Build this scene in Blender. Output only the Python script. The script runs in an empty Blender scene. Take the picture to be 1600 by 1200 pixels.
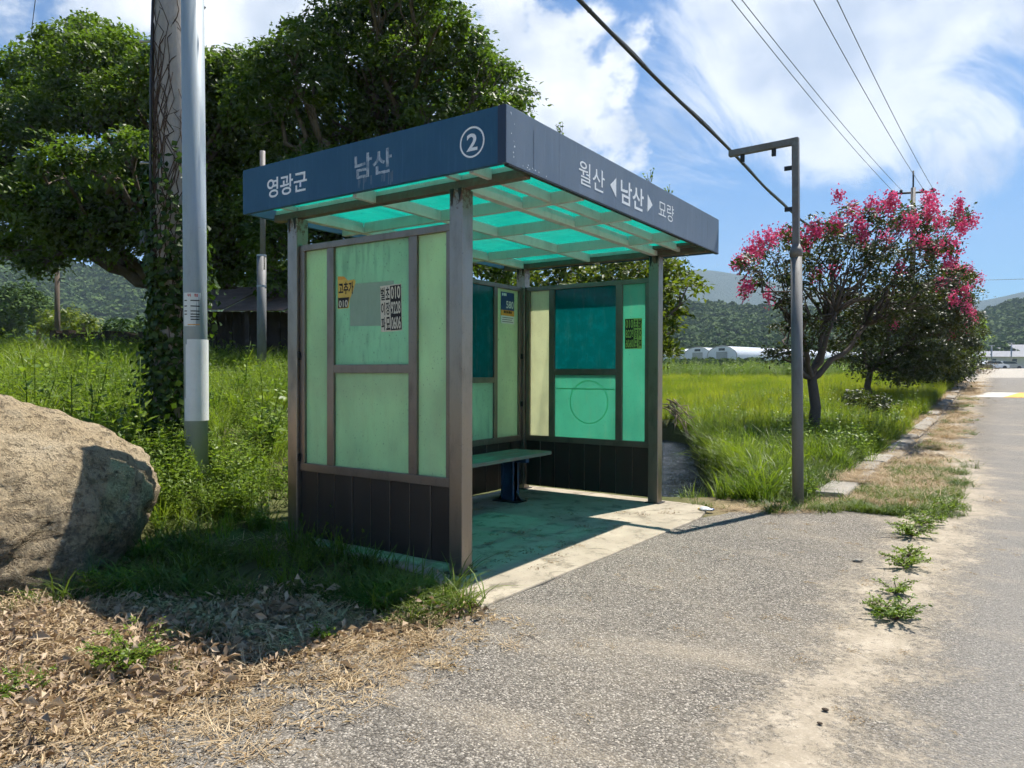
import bpy, math, random
import numpy as np
from mathutils import Matrix, Vector

rng = np.random.default_rng(7)
random.seed(7)
sc = bpy.context.scene
COL = sc.collection
R = math.radians

# ------------------------------------------------------------------ camera
CAM = np.array([3.0628, -3.8898, 1.4])
YAW, PITCH, ROLL, FPX = 0.5982, -0.0128, 0.0027, 1130.2      # focal length in pixels of a 1600 px wide frame
_F = np.array([-math.sin(YAW) * math.cos(PITCH), math.cos(YAW) * math.cos(PITCH), math.sin(PITCH)])
_R = np.array([math.cos(YAW), math.sin(YAW), 0.0])
_U = np.cross(_R, _F)
_R2 = math.cos(ROLL) * _R + math.sin(ROLL) * _U
_U2 = -math.sin(ROLL) * _R + math.cos(ROLL) * _U
cd = bpy.data.cameras.new('camera')
cam = bpy.data.objects.new('camera', cd)
COL.objects.link(cam)
cd.sensor_width = 36.0
cd.lens = FPX / 1600 * 36
cd.clip_start, cd.clip_end = 0.05, 20000
m = Matrix.Identity(4)
for i in range(3):
    m[i][0], m[i][1], m[i][2], m[i][3] = _R2[i], _U2[i], -_F[i], CAM[i]
cam.matrix_world = m
sc.camera = cam


def P(px, py, t):
    """world point seen at pixel (px, py) of the photo, t metres in front of the camera"""
    return CAM + t * (_F + (px - 800) / FPX * _R2 + (600 - py) / FPX * _U2)


def PZ(px, py, z=0.0):
    d = P(px, py, 1.0) - CAM
    return CAM + d * (z - CAM[2]) / d[2]


# ------------------------------------------------------------------ node helper
class NT:
    def __init__(s, tree):
        s.t = tree

    def add(s, typ, ins=None, **props):
        n = s.t.nodes.new(typ)
        for k, v in props.items():
            setattr(n, k, v)
        for k, v in (ins or {}).items():
            sock = n.inputs[k]
            if isinstance(v, bpy.types.NodeSocket):
                s.t.links.new(v, sock)
            elif isinstance(v, bpy.types.Node):
                s.t.links.new(v.outputs[0], sock)
            else:
                if sock.type == 'RGBA' and len(v) == 3:
                    v = (*v, 1)
                sock.default_value = v
        return n

    def math(s, op, a, b=0.0, c=None, clamp=False):
        ins = {0: a, 1: b}
        if c is not None:
            ins[2] = c
        return s.add('ShaderNodeMath', ins, operation=op, use_clamp=clamp).outputs[0]

    def ramp(s, fac, stops, interp='LINEAR'):
        n = s.add('ShaderNodeValToRGB', {0: fac})
        cr = n.color_ramp
        cr.interpolation = interp
        while len(cr.elements) < len(stops):
            cr.elements.new(0.5)
        for e, (p, c) in zip(cr.elements, stops):
            e.position = p
            e.color = (c, c, c, 1) if isinstance(c, (int, float)) else (*c, 1)
        return n.outputs[0]

    def sstep(s, v, lo, hi):
        return s.add('ShaderNodeMapRange', {0: v, 1: lo, 2: hi, 3: 0.0, 4: 1.0}, interpolation_type='SMOOTHSTEP').outputs[0]

    def noise(s, vec, scale, detail=3.0, rough=0.55, dist=0.0):
        return s.add('ShaderNodeTexNoise', {'Vector': vec, 'Scale': scale, 'Detail': detail, 'Roughness': rough, 'Distortion': dist}).outputs[0]

    def vor(s, vec, scale, feature='F1', out=0):
        return s.add('ShaderNodeTexVoronoi', {'Vector': vec, 'Scale': scale}, feature=feature).outputs[out]

    def mix(s, fac, a, b, blend='MIX'):
        return s.add('ShaderNodeMixRGB', {0: fac, 1: a, 2: b}, blend_type=blend).outputs[0]

    def bump(s, h, strength=0.5, dist=0.01):
        return s.add('ShaderNodeBump', {'Height': h, 'Strength': strength, 'Distance': dist}).outputs[0]

    def mapping(s, vec, scale=(1, 1, 1), loc=(0, 0, 0), rot=(0, 0, 0)):
        return s.add('ShaderNodeMapping', {'Vector': vec, 'Scale': scale, 'Location': loc, 'Rotation': rot}).outputs[0]


MATS = {}


def newmat(name):
    m = bpy.data.materials.new(name)
    m.use_nodes = True
    m.node_tree.nodes.clear()
    n = NT(m.node_tree)
    out = n.add('ShaderNodeOutputMaterial')
    MATS[name] = m
    return m, n, out


def finish(n, out, shader):
    n.t.links.new(shader if isinstance(shader, bpy.types.NodeSocket) else shader.outputs[0], out.inputs['Surface'])


def objc(n):
    return n.add('ShaderNodeTexCoord').outputs['Object']


def wpos(n):
    return n.add('ShaderNodeNewGeometry').outputs['Position']


# ------------------------------------------------------------------ sky, sun, exposure
SUN_AZ, SUN_EL = R(14.0), R(61.8)         # azimuth from +Y towards +X
SUN = np.array([math.sin(SUN_AZ) * math.cos(SUN_EL), math.cos(SUN_AZ) * math.cos(SUN_EL), math.sin(SUN_EL)])
w = bpy.data.worlds.new('World')
sc.world = w
w.use_nodes = True
w.node_tree.nodes.clear()
n = NT(w.node_tree)
sky = n.add('ShaderNodeTexSky', sky_type='NISHITA', sun_disc=False, sun_elevation=SUN_EL, sun_rotation=SUN_AZ,
            air_density=1.1, dust_density=0.3, ozone_density=1.0)
dirv = n.add('ShaderNodeTexCoord').outputs['Generated']
sep = n.add('ShaderNodeSeparateXYZ', {0: dirv})
den = n.math('ADD', n.math('MAXIMUM', sep.outputs[2], 0.0), 0.13)
flat = n.add('ShaderNodeCombineXYZ', {0: n.math('DIVIDE', sep.outputs[0], den), 1: n.math('DIVIDE', sep.outputs[1], den), 2: 0.0}).outputs[0]
# thin streaked cirrus on a high plane, puffy cumulus by direction
cir = n.noise(n.mapping(flat, (1.7, 0.6, 1), (2.3, 0.7, 0), (0, 0, R(38))), 1.6, 10.0, 0.66, 0.9)
cum = n.noise(n.mapping(dirv, (1, 1, 1.35), (3.1, 1.7, 0.6)), 7.5, 12.0, 0.60, 0.1)


def toward(px, py, width):
    """soft blob of sky around one direction of the compass"""
    d = P(px, py, 1.0) - CAM
    d = d / np.linalg.norm(d)
    dot = n.add('ShaderNodeVectorMath', {0: dirv, 1: tuple(d)}, operation='DOT_PRODUCT').outputs['Value']
    return n.sstep(dot, math.cos(R(width)), math.cos(R(width * 0.12)))


def addup(items):
    tot = None
    for gain, sock in items:
        v = n.math('MULTIPLY', sock, gain)
        tot = v if tot is None else n.math('ADD', tot, v)
    return tot


cumbias = addup([(0.23, toward(850, 150, 13)), (0.12, toward(800, 60, 12)), (0.34, toward(400, 30, 13)), (0.05, toward(960, 60, 9)), (0.28, toward(40, 0, 8))])
cumf = n.sstep(n.math('ADD', cum, cumbias), 0.70, 0.84)
cirbias = addup([(0.19, toward(1150, 50, 15)), (0.30, toward(1480, 80, 14)), (0.16, toward(1290, 20, 12)), (0.06, toward(1060, 190, 12)), (0.06, toward(860, -300, 40))])
cirf = n.math('MULTIPLY', n.sstep(n.math('ADD', cir, cirbias), 0.645, 0.93), 0.85)
cf = n.math('MAXIMUM', cumf, cirf)
shade = n.noise(n.mapping(dirv, (1, 1, 1.4), (3.1, 1.7, 0.75)), 7.0, 6.0, 0.5)
ccol = n.mix(n.sstep(shade, 0.35, 0.62), (2.9, 3.25, 3.8), (5.2, 5.3, 5.4))
skycol = n.mix(1.0, sky.outputs[0], (0.175, 0.36, 0.53), 'MULTIPLY')
skyc = n.mix(cf, skycol, ccol)
bg = n.add('ShaderNodeBackground', {'Color': skyc, 'Strength': 0.12})
wo = n.add('ShaderNodeOutputWorld', {'Surface': bg})

sd = bpy.data.lights.new('sun', 'SUN')
sd.energy = 5.0
sd.angle = R(0.53)
sd.color = (1.0, 0.945, 0.87)
sun = bpy.data.objects.new('sun', sd)
COL.objects.link(sun)
sun.rotation_euler = Vector(SUN).to_track_quat('Z', 'Y').to_euler()
sun.location = (8, 20, 30)

vs = sc.view_settings
vs.view_transform = 'Standard'
vs.look = 'None'
vs.exposure = 1.05
vs.gamma = 1.0
vs.use_curve_mapping = False
cy = sc.cycles
cy.use_denoising = True
try:
    cy.denoiser = 'OPENIMAGEDENOISE'
except Exception:
    pass
cy.use_adaptive_sampling = True
cy.adaptive_threshold = 0.028
cy.adaptive_min_samples = 12
cy.max_bounces = 6
cy.diffuse_bounces = 3
cy.glossy_bounces = 2
cy.transmission_bounces = 4
cy.transparent_max_bounces = 8
cy.volume_bounces = 0
cy.caustics_reflective = False
cy.caustics_refractive = False
cy.sample_clamp_indirect = 6.0

# ------------------------------------------------------------------ materials


def principled(n, col, rough=0.6, metal=0.0, spec=0.4, normal=None, **kw):
    ins = {'Base Color': col, 'Roughness': rough, 'Metallic': metal, 'Specular IOR Level': spec}
    if normal is not None:
        ins['Normal'] = normal
    ins.update(kw)
    return n.add('ShaderNodeBsdfPrincipled', ins)


def leafmat(name, c0, c1, trans=0.4, rough=0.5, tcol=None, spec=0.3, patch=None):
    """foliage: colour varies per leaf (attribute v) and per plant; light comes through the blade"""
    m, n, out = newmat(name)
    v = n.add('ShaderNodeAttribute', attribute_name='v').outputs['Fac']
    rnd = n.add('ShaderNodeObjectInfo').outputs['Random']
    f = n.math('ADD', n.math('MULTIPLY', v, 0.65), n.math('MULTIPLY', rnd, 0.35))
    if patch:
        f = n.math('ADD', n.math('MULTIPLY', f, 0.5), n.math('MULTIPLY', n.sstep(n.noise(wpos(n), patch, 3), 0.35, 0.65), 0.5))
    col = n.ramp(f, [(0.05, c0), (0.95, c1)])
    b = principled(n, col, rough, 0, spec)
    tc = n.mix(1.0, col, tcol or (1.25, 1.35, 0.6), 'MULTIPLY')
    t = n.add('ShaderNodeBsdfTranslucent', {'Color': tc})
    finish(n, out, n.add('ShaderNodeMixShader', {0: trans, 1: b.outputs[0], 2: t.outputs[0]}))
    return m


leafmat('zelkova', (0.030, 0.058, 0.010), (0.145, 0.205, 0.030), 0.48, 0.45, (1.15, 1.35, 0.6), patch=0.8)
leafmat('young_leaf', (0.06, 0.10, 0.014), (0.17, 0.20, 0.024), 0.45, 0.45)
leafmat('myrtle', (0.026, 0.036, 0.012), (0.085, 0.10, 0.026), 0.36, 0.42)
leafmat('blossom', (0.52, 0.03, 0.14), (0.80, 0.13, 0.29), 0.35, 0.6, (1.0, 0.9, 0.95))
leafmat('grass', (0.040, 0.090, 0.012), (0.235, 0.30, 0.035), 0.48, 0.45, patch=0.9)
leafmat('rice', (0.10, 0.17, 0.016), (0.34, 0.35, 0.04), 0.52, 0.5, patch=0.5)
leafmat('lawn', (0.045, 0.085, 0.016), (0.15, 0.20, 0.03), 0.35, 0.5, patch=1.3)
leafmat('weed', (0.055, 0.115, 0.014), (0.24, 0.32, 0.04), 0.42, 0.42)
leafmat('ivy', (0.02, 0.045, 0.008), (0.09, 0.15, 0.02), 0.38, 0.4)
leafmat('straw', (0.26, 0.17, 0.085), (0.60, 0.48, 0.30), 0.22, 0.7, (1.0, 0.95, 0.8))
leafmat('litter', (0.15, 0.095, 0.055), (0.56, 0.44, 0.30), 0.2, 0.65, (1.0, 0.9, 0.75))
leafmat('brown_bush', (0.07, 0.045, 0.025), (0.19, 0.13, 0.06), 0.2, 0.7, (1, .95, .8))
leafmat('forest', (0.022, 0.055, 0.018), (0.095, 0.145, 0.035), 0.12, 0.8, spec=0.1)


def simple(name, col, rough=0.6, metal=0.0, spec=0.4, var=0.25, scale=6.0, bump=0.0, bscale=40.0, stretch=(1, 1, 1)):
    m, n, out = newmat(name)
    oc = n.mapping(objc(n), stretch)
    a = n.noise(oc, scale, 6, 0.6)
    b = n.noise(oc, scale * 7, 4, 0.6)
    f = n.math('ADD', n.math('MULTIPLY', a, 0.65), n.math('MULTIPLY', b, 0.35))
    c = n.ramp(f, [(0.3, tuple(x * (1 - var) for x in col)), (0.7, tuple(min(1, x * (1 + var)) for x in col))])
    nor = n.bump(n.noise(oc, bscale, 5), bump, 0.02) if bump else None
    r = n.math('ADD', n.math('MULTIPLY', b, 0.3), rough - 0.15)
    finish(n, out, principled(n, c, r, metal, spec, nor))
    return m


def metal_brushed(name, col, rough, metal, rust=0.0, dirt=0.35):
    """vertical brushed sheet with grime and rust bleeding at the ends"""
    m, n, out = newmat(name)
    oc = objc(n)
    br = n.noise(n.mapping(oc, (60, 60, 1.2)), 3.0, 4, 0.6)
    gr = n.noise(n.mapping(oc, (1, 1, 0.35)), 7.0, 7, 0.65)
    sp = n.noise(oc, 55.0, 3, 0.6)
    c = n.mix(n.math('MULTIPLY', br, 0.5), tuple(x * 0.8 for x in col), tuple(min(1, x * 1.2) for x in col))
    c = n.mix(n.math('MULTIPLY', n.sstep(gr, 0.48, 0.72), dirt), c, (0.07, 0.055, 0.04))
    c = n.mix(n.math('MULTIPLY', n.sstep(sp, 0.62, 0.72), dirt), c, (0.06, 0.05, 0.04))
    met = metal
    if rust:
        z = n.add('ShaderNodeSeparateXYZ', {0: oc}).outputs[2]
        top = n.math('ADD', n.sstep(z, 2.35, 2.72), n.sstep(z, 0.12, -0.02))
        rf = n.math('MULTIPLY', n.sstep(n.math('ADD', n.noise(oc, 30, 6, 0.7), n.math('MULTIPLY', top, 0.26)), 0.66, 0.78), rust)
        c = n.mix(rf, c, (0.11, 0.045, 0.02))
        met = n.math('MULTIPLY', n.math('SUBTRACT', 1.0, rf), metal)
    r = n.math('ADD', n.math('MULTIPLY', gr, 0.35), rough - 0.15)
    finish(n, out, principled(n, c, r, met, 0.5, n.bump(br, 0.06, 0.004)))
    return m


metal_brushed('bronze', (0.34, 0.295, 0.255), 0.34, 0.9, 0.9)
metal_brushed('frame', (0.26, 0.215, 0.18), 0.38, 0.75, 0.0)
metal_brushed('joist', (0.66, 0.68, 0.66), 0.55, 0.1, 0.0, 0.2)
metal_brushed('beam', (0.17, 0.145, 0.125), 0.5, 0.35, 0.35)
metal_brushed('kick', (0.060, 0.048, 0.040), 0.4, 0.4, 0.0, 0.5)
metal_brushed('galv', (0.36, 0.415, 0.445), 0.5, 0.12, 0.0, 0.12)
metal_brushed('post_grey', (0.19, 0.19, 0.185), 0.6, 0.05, 0.25, 0.4)
simple('dark_metal', (0.03, 0.028, 0.028), 0.5, 0.3)
simple('bolt', (0.33, 0.34, 0.35), 0.4, 0.7)
simple('blue_paint', (0.03, 0.075, 0.14), 0.45, 0, 0.5, 0.4, 9)
simple('cable', (0.025, 0.025, 0.028), 0.45, 0, 0.5)
simple('wire', (0.10, 0.10, 0.11), 0.5, 0.3)
simple('pole_concrete', (0.36, 0.325, 0.30), 0.85, 0, 0.2, 0.22, 4, 0.25, 50, (1, 1, 0.5))
simple('vine_stem', (0.075, 0.05, 0.038), 0.85, 0, 0.2, 0.4, 30)
simple('bark', (0.115, 0.092, 0.072), 0.9, 0, 0.15, 0.4, 5, 0.7, 18, (1, 1, 0.3))
simple('bark_myrtle', (0.10, 0.08, 0.065), 0.8, 0, 0.2, 0.35, 8, 0.3, 25, (1, 1, 0.4))
simple('shed_wood', (0.055, 0.045, 0.04), 0.9, 0, 0.15, 0.45, 3, 0.3, 20, (1, 1, 0.15))
simple('shed_roof', (0.15, 0.10, 0.075), 0.8, 0.1, 0.2, 0.5, 2.5, 0.2, 15)
simple('white_paint', (0.78, 0.79, 0.8), 0.5)
simple('kerb_concrete', (0.27, 0.245, 0.205), 0.9, 0, 0.2, 0.3, 3, 0.5, 35)
simple('plaster', (0.55, 0.53, 0.5), 0.85, 0, 0.2, 0.15, 1)
simple('roof_grey', (0.17, 0.18, 0.20), 0.7, 0, 0.3, 0.2, 1)
simple('dark_glass', (0.03, 0.04, 0.05), 0.15, 0, 0.6)
simple('car_paint', (0.75, 0.76, 0.78), 0.25, 0, 0.6, 0.03)
simple('tyre', (0.02, 0.02, 0.02), 0.8)
simple('black_print', (0.018, 0.016, 0.014), 0.6, 0, 0.3, 0.3, 40)
simple('cream_print', (0.66, 0.60, 0.47), 0.7, 0, 0.3, 0.15, 30)
simple('yellow_print', (0.68, 0.45, 0.10), 0.7, 0, 0.3, 0.15, 30)
simple('orange_print', (0.70, 0.33, 0.06), 0.7, 0, 0.3, 0.15, 30)
simple('green_print', (0.36, 0.52, 0.12), 0.7, 0, 0.3, 0.15, 30)
simple('sign_blue', (0.02, 0.055, 0.16), 0.4, 0, 0.5, 0.1)
simple('sign_white', (0.70, 0.72, 0.70), 0.5, 0, 0.4, 0.08)
simple('red_print', (0.55, 0.05, 0.05), 0.6)
simple('road_white', (0.48, 0.46, 0.42), 0.8, 0, 0.2, 0.25, 5)
simple('road_orange', (0.62, 0.36, 0.08), 0.8, 0, 0.2, 0.25, 5)
simple('mud', (0.06, 0.045, 0.032), 0.95, 0, 0.15, 0.5, 3, 0.8, 9)
simple('twig', (0.22, 0.17, 0.12), 0.85, 0, 0.2, 0.3, 30)

# lettering: a matte sticker film, weathered
m, n, out = newmat('letter_white')
oc = objc(n)
c = n.mix(n.sstep(n.noise(oc, 45, 5, 0.7), 0.55, 0.75), (0.80, 0.83, 0.86), (0.55, 0.60, 0.65))
finish(n, out, principled(n, c, 0.5))
m, n, out = newmat('letter_worn')
oc = objc(n)
f = n.sstep(n.noise(n.mapping(oc, (1, 1, 0.6)), 24, 5, 0.7), 0.42, 0.6)
c = n.mix(f, (0.43, 0.50, 0.57), (0.17, 0.235, 0.31))
finish(n, out, principled(n, c, 0.5))

# fascia paint
def fascia_mat(name, col, fade):
    m, n, out = newmat(name)
    oc = objc(n)
    a = n.noise(n.mapping(oc, (1, 1, 0.4)), 3.0, 6, 0.6)
    st = n.noise(n.mapping(oc, (9, 9, 0.5)), 4.0, 5, 0.65)
    sp = n.vor(oc, 38.0)
    c = n.mix(n.sstep(a, 0.3, 0.7), col, fade)
    c = n.mix(n.math('MULTIPLY', n.sstep(st, 0.5, 0.75), 0.35), c, tuple(x * 1.35 + 0.02 for x in fade))
    c = n.mix(n.math('MULTIPLY', n.sstep(sp, 0.10, 0.05), 0.5), c, (0.10, 0.09, 0.08))
    r = n.math('ADD', n.math('MULTIPLY', a, 0.3), 0.40)
    finish(n, out, principled(n, c, r, 0, 0.25, n.bump(st, 0.05, 0.01)))


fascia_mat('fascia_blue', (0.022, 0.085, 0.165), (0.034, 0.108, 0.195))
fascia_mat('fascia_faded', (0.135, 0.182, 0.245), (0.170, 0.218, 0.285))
fascia_mat('fascia_trim', (0.03, 0.05, 0.09), (0.04, 0.06, 0.10))

# coloured plastic panes
def pane(name, col, clear, diff, dirt=(0.5, 0.5, 0.4), dirtamt=0.15, rough=0.3, scr=0.0, tint=None):
    m, n, out = newmat(name)
    oc = objc(n)
    a = n.noise(n.mapping(oc, (1, 1, 0.7)), 2.6, 6, 0.6)
    b = n.noise(n.mapping(oc, (1, 1, 0.15)), 16.0, 5, 0.65)
    sp = n.noise(oc, 60.0, 3, 0.6)
    c = n.mix(n.math('MULTIPLY', n.sstep(a, 0.35, 0.7), 0.55), col, tuple(x * 0.72 for x in col))
    c = n.mix(n.math('MULTIPLY', n.sstep(b, 0.5, 0.72), dirtamt), c, dirt)
    c = n.mix(n.math('MULTIPLY', n.sstep(sp, 0.64, 0.72), dirtamt * 1.5), c, (0.05, 0.07, 0.05))
    p = principled(n, c, n.math('ADD', n.math('MULTIPLY', b, 0.3), rough - 0.15), 0, 0.45)
    t = n.add('ShaderNodeBsdfTranslucent', {'Color': c})
    s = n.add('ShaderNodeMixShader', {0: 1 - diff, 1: p.outputs[0], 2: t.outputs[0]})
    if clear > 0:
        tr = n.add('ShaderNodeBsdfTransparent', {'Color': tint or col})
        g = n.add('ShaderNodeBsdfGlossy', {'Color': (1, 1, 1, 1), 'Roughness': 0.12})
        fr = n.add('ShaderNodeFresnel', {'IOR': 1.45})
        cl = n.add('ShaderNodeMixShader', {0: fr.outputs[0], 1: tr.outputs[0], 2: g.outputs[0]})
        k = n.math('SUBTRACT', clear, n.math('MULTIPLY', n.sstep(n.noise(oc, 9, 8, 0.7), 0.45, 0.75), scr), clamp=True)
        s = n.add('ShaderNodeMixShader', {0: k, 1: s.outputs[0], 2: cl.outputs[0]})
    finish(n, out, s)


pane('pane_green', (0.82, 0.97, 0.66), 0.07, 0.40, (0.74, 0.80, 0.52), 0.45, 0.22, 0.0, (0.6, 0.85, 0.55))
pane('pane_green_mid', (0.66, 0.93, 0.68), 0.12, 0.40, (0.34, 0.54, 0.40), 0.6, 0.2, 0.0, (0.5, 0.85, 0.6))
pane('pane_cream', (0.88, 0.88, 0.66), 0.0, 0.35, (0.72, 0.70, 0.5), 0.3)
pane('pane_aqua', (0.30, 0.76, 0.58), 0.18, 0.35, (0.48, 0.70, 0.52), 0.45, 0.2, 0.0, (0.25, 0.72, 0.55))
pane('pane_dark', (0.02, 0.42, 0.42), 0.50, 0.18, (0.25, 0.55, 0.5), 0.6, 0.15, 0.3, (0.015, 0.30, 0.30))
pane('pane_roof', (0.04, 0.55, 0.48), 0.38, 0.2, (0.10, 0.40, 0.35), 0.6, 0.3, 0.2, (0.08, 0.60, 0.53))

# bench wood, green-grey peeling paint
m, n, out = newmat('bench_wood')
oc = objc(n)
g1 = n.noise(n.mapping(oc, (14, 0.8, 14)), 5, 6, 0.6)
w1 = n.noise(n.mapping(oc, (2, 0.6, 2)), 6, 6, 0.7)
c = n.mix(n.sstep(w1, 0.45, 0.6), (0.23, 0.30, 0.22), (0.26, 0.22, 0.17))
c = n.mix(n.math('MULTIPLY', g1, 0.5), c, (0.12, 0.11, 0.08))
finish(n, out, principled(n, c, 0.75, 0, 0.2, n.bump(g1, 0.4, 0.01)))

# cracked concrete of the waiting platform
m, n, out = newmat('platform')
oc = wpos(n)
a = n.noise(oc, 1.6, 7, 0.65)
b = n.noise(oc, 30, 6, 0.7)
st = n.noise(oc, 4.5, 8, 0.72, 0.6)
c = n.mix(n.sstep(a, 0.35, 0.68), (0.30, 0.26, 0.195), (0.43, 0.375, 0.285))
c = n.mix(n.math('MULTIPLY', b, 0.35), c, (0.30, 0.26, 0.20))
c = n.mix(n.math('MULTIPLY', n.sstep(st, 0.50, 0.64), 0.8), c, (0.15, 0.13, 0.095))
sp = n.vor(oc, 22.0)
c = n.mix(n.math('MULTIPLY', n.sstep(sp, 0.12, 0.06), 0.6), c, (0.07, 0.06, 0.045))
finish(n, out, principled(n, c, 0.92, 0, 0.15, n.bump(n.math('ADD', b, n.math('MULTIPLY', st, 0.5)), 0.35, 0.012)))

# worn asphalt with exposed aggregate; sand drifted along the joint between lay-by and road
m, n, out = newmat('asphalt')
oc = wpos(n)
sepx = n.add('ShaderNodeSeparateXYZ', {0: oc})
X, Y = sepx.outputs[0], sepx.outputs[1]
stone = n.add('ShaderNodeTexVoronoi', {'Vector': oc, 'Scale': 84.0, 'Randomness': 1.0})
stone2 = n.add('ShaderNodeTexVoronoi', {'Vector': oc, 'Scale': 150.0, 'Randomness': 1.0})
sv = n.add('ShaderNodeSeparateColor', {0: stone.outputs['Color']}).outputs[0]
sv2 = n.add('ShaderNodeSeparateColor', {0: stone2.outputs['Color']}).outputs[1]
big = n.noise(oc, 0.8, 6, 0.65)
c1 = n.ramp(sv, [(0.0, (0.075, 0.070, 0.062)), (0.55, (0.150, 0.140, 0.124)), (0.85, (0.23, 0.215, 0.19)), (1.0, (0.42, 0.395, 0.35))])
c2 = n.ramp(sv2, [(0.0, (0.08, 0.075, 0.066)), (0.6, (0.165, 0.155, 0.138)), (1.0, (0.44, 0.41, 0.36))])
c = n.mix(n.sstep(n.noise(oc, 40, 2), 0.42, 0.58), c1, c2)
gap = n.math('MULTIPLY', n.sstep(stone.outputs['Distance'], 0.5, 0.85), 0.75)
c = n.mix(gap, c, (0.045, 0.040, 0.033))
c = n.mix(n.math('MULTIPLY', n.sstep(big, 0.4, 0.7), 0.22), c, (0.28, 0.25, 0.20))
# beyond the joint the carriageway is finer and paler
roadf = n.sstep(X, 2.5, 3.1)
fine = n.mix(n.noise(oc, 90, 4, 0.8), (0.12, 0.12, 0.118), (0.30, 0.295, 0.28))
c = n.mix(roadf, c, n.mix(0.55, c, fine))
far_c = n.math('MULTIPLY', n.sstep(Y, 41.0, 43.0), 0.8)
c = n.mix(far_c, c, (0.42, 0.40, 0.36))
c = n.mix(1.0, c, (1.0, 0.965, 0.915), 'MULTIPLY')
# sand
wob = n.math('MULTIPLY', n.math('SUBTRACT', n.noise(oc, 1.1, 6, 0.65), 0.5), 1.1)
dx = n.math('ABSOLUTE', n.math('SUBTRACT', n.math('ADD', X, wob), n.math('SUBTRACT', 2.50, n.math('MULTIPLY', n.sstep(Y, 5.0, 14.0), 0.40))))
wid = n.math('SUBTRACT', n.math('ADD', 0.29, n.math('MULTIPLY', n.sstep(Y, 1.0, 5.5), 0.24)), n.math('MULTIPLY', n.sstep(Y, 7.0, 16.0), 0.22))
s0 = n.math('SUBTRACT', wid, dx)
fn = n.math('MULTIPLY', n.math('SUBTRACT', n.noise(oc, 34, 5, 0.8), 0.5), 1.3)
fm = n.math('MULTIPLY', n.math('SUBTRACT', n.noise(oc, 4, 5, 0.7), 0.5), 0.7)
sand = n.sstep(n.math('ADD', n.math('ADD', s0, fn), fm), -0.16, 0.26)
# fainter dust tracks sweeping over the lay-by
tr = n.noise(n.mapping(oc, (0.5, 1.6, 1), (0, 0, 0), (0, 0, R(24))), 1.3, 5, 0.6)
dust = n.math('MULTIPLY', n.sstep(n.math('ADD', tr, n.math('MULTIPLY', fn, 0.35)), 0.48, 0.78), 0.6)
s_all = n.math('MAXIMUM', sand, dust)
sc_ = n.mix(n.sstep(n.noise(oc, 5, 6, 0.7), 0.4, 0.65), (0.33, 0.28, 0.205), (0.46, 0.395, 0.30))
sc_ = n.mix(n.math('MULTIPLY', n.noise(oc, 120, 3, 0.8), 0.4), sc_, (0.24, 0.195, 0.135))
c = n.mix(n.math('MULTIPLY', s_all, 0.78), c, sc_)
h = n.math('ADD', n.math('MULTIPLY', n.math('SUBTRACT', 1.0, stone.outputs['Distance']), n.math('SUBTRACT', 1.0, sand)), n.math('MULTIPLY', n.noise(oc, 60, 4), 0.25))
finish(n, out, principled(n, c, 0.9, 0, 0.2, n.bump(h, 0.7, 0.012)))

# open ground: soil, dry thatch and sand
m, n, out = newmat('ground')
oc = wpos(n)
zone = n.add('ShaderNodeAttribute', attribute_name='zone')
zs = n.add('ShaderNodeSeparateColor', {0: zone.outputs['Color']})
b = n.noise(oc, 26, 6, 0.7)
a = n.noise(oc, 1.2, 6, 0.65)
soil = n.mix(b, (0.05, 0.042, 0.028), (0.13, 0.105, 0.065))
green = n.mix(n.noise(oc, 3, 6, 0.7), (0.045, 0.075, 0.016), (0.13, 0.17, 0.03))
thatch = n.mix(b, (0.17, 0.115, 0.065), (0.46, 0.35, 0.22))
sandc = n.mix(b, (0.32, 0.25, 0.165), (0.54, 0.44, 0.31))
c = n.mix(n.math('ADD', 0.15, n.math('MULTIPLY', a, 0.6)), soil, green)
c = n.mix(zs.outputs[1], c, thatch)
c = n.mix(zs.outputs[0], c, sandc)
c = n.mix(zs.outputs[2], c, n.mix(n.noise(oc, 0.05, 5), (0.17, 0.21, 0.03), (0.25, 0.25, 0.045)))
finish(n, out, principled(n, c, 0.95, 0, 0.1, n.bump(b, 0.8, 0.03)))

# granite boulder
m, n, out = newmat('granite')
oc = objc(n)
a = n.noise(oc, 2.2, 7, 0.65, 0.4)
b = n.noise(oc, 26, 7, 0.75)
sp = n.vor(oc, 55.0)
sep2 = n.add('ShaderNodeSeparateXYZ', {0: oc})
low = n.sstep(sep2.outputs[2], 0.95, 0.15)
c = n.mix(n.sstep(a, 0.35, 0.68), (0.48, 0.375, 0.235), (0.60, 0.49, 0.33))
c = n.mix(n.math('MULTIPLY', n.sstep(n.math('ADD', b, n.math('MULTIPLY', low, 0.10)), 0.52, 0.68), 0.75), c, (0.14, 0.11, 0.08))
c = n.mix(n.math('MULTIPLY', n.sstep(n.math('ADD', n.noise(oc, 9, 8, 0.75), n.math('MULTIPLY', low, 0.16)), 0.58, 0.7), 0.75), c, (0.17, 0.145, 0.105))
c = n.mix(n.math('MULTIPLY', n.sstep(n.noise(oc, 14, 5, 0.7), 0.62, 0.7), 0.6), c, (0.62, 0.56, 0.44))
c = n.mix(n.math('MULTIPLY', n.sstep(sp, 0.25, 0.1), 0.35), c, (0.08, 0.065, 0.05))
rid = n.math('ABSOLUTE', n.math('SUBTRACT', n.noise(n.mapping(oc, (1, 1, 2.0), (0, 0, 0), (R(18), R(-30), 0)), 2.6, 8, 0.6, 0.5), 0.5))
crk = n.math('MULTIPLY', n.sstep(rid, 0.016, 0.002), n.sstep(n.noise(oc, 1.8, 3), 0.48, 0.62))
pit = n.sstep(n.noise(oc, 18, 6, 0.7), 0.46, 0.36)
c = n.mix(n.math('MULTIPLY', crk, 0.6), c, (0.085, 0.065, 0.045))
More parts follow.
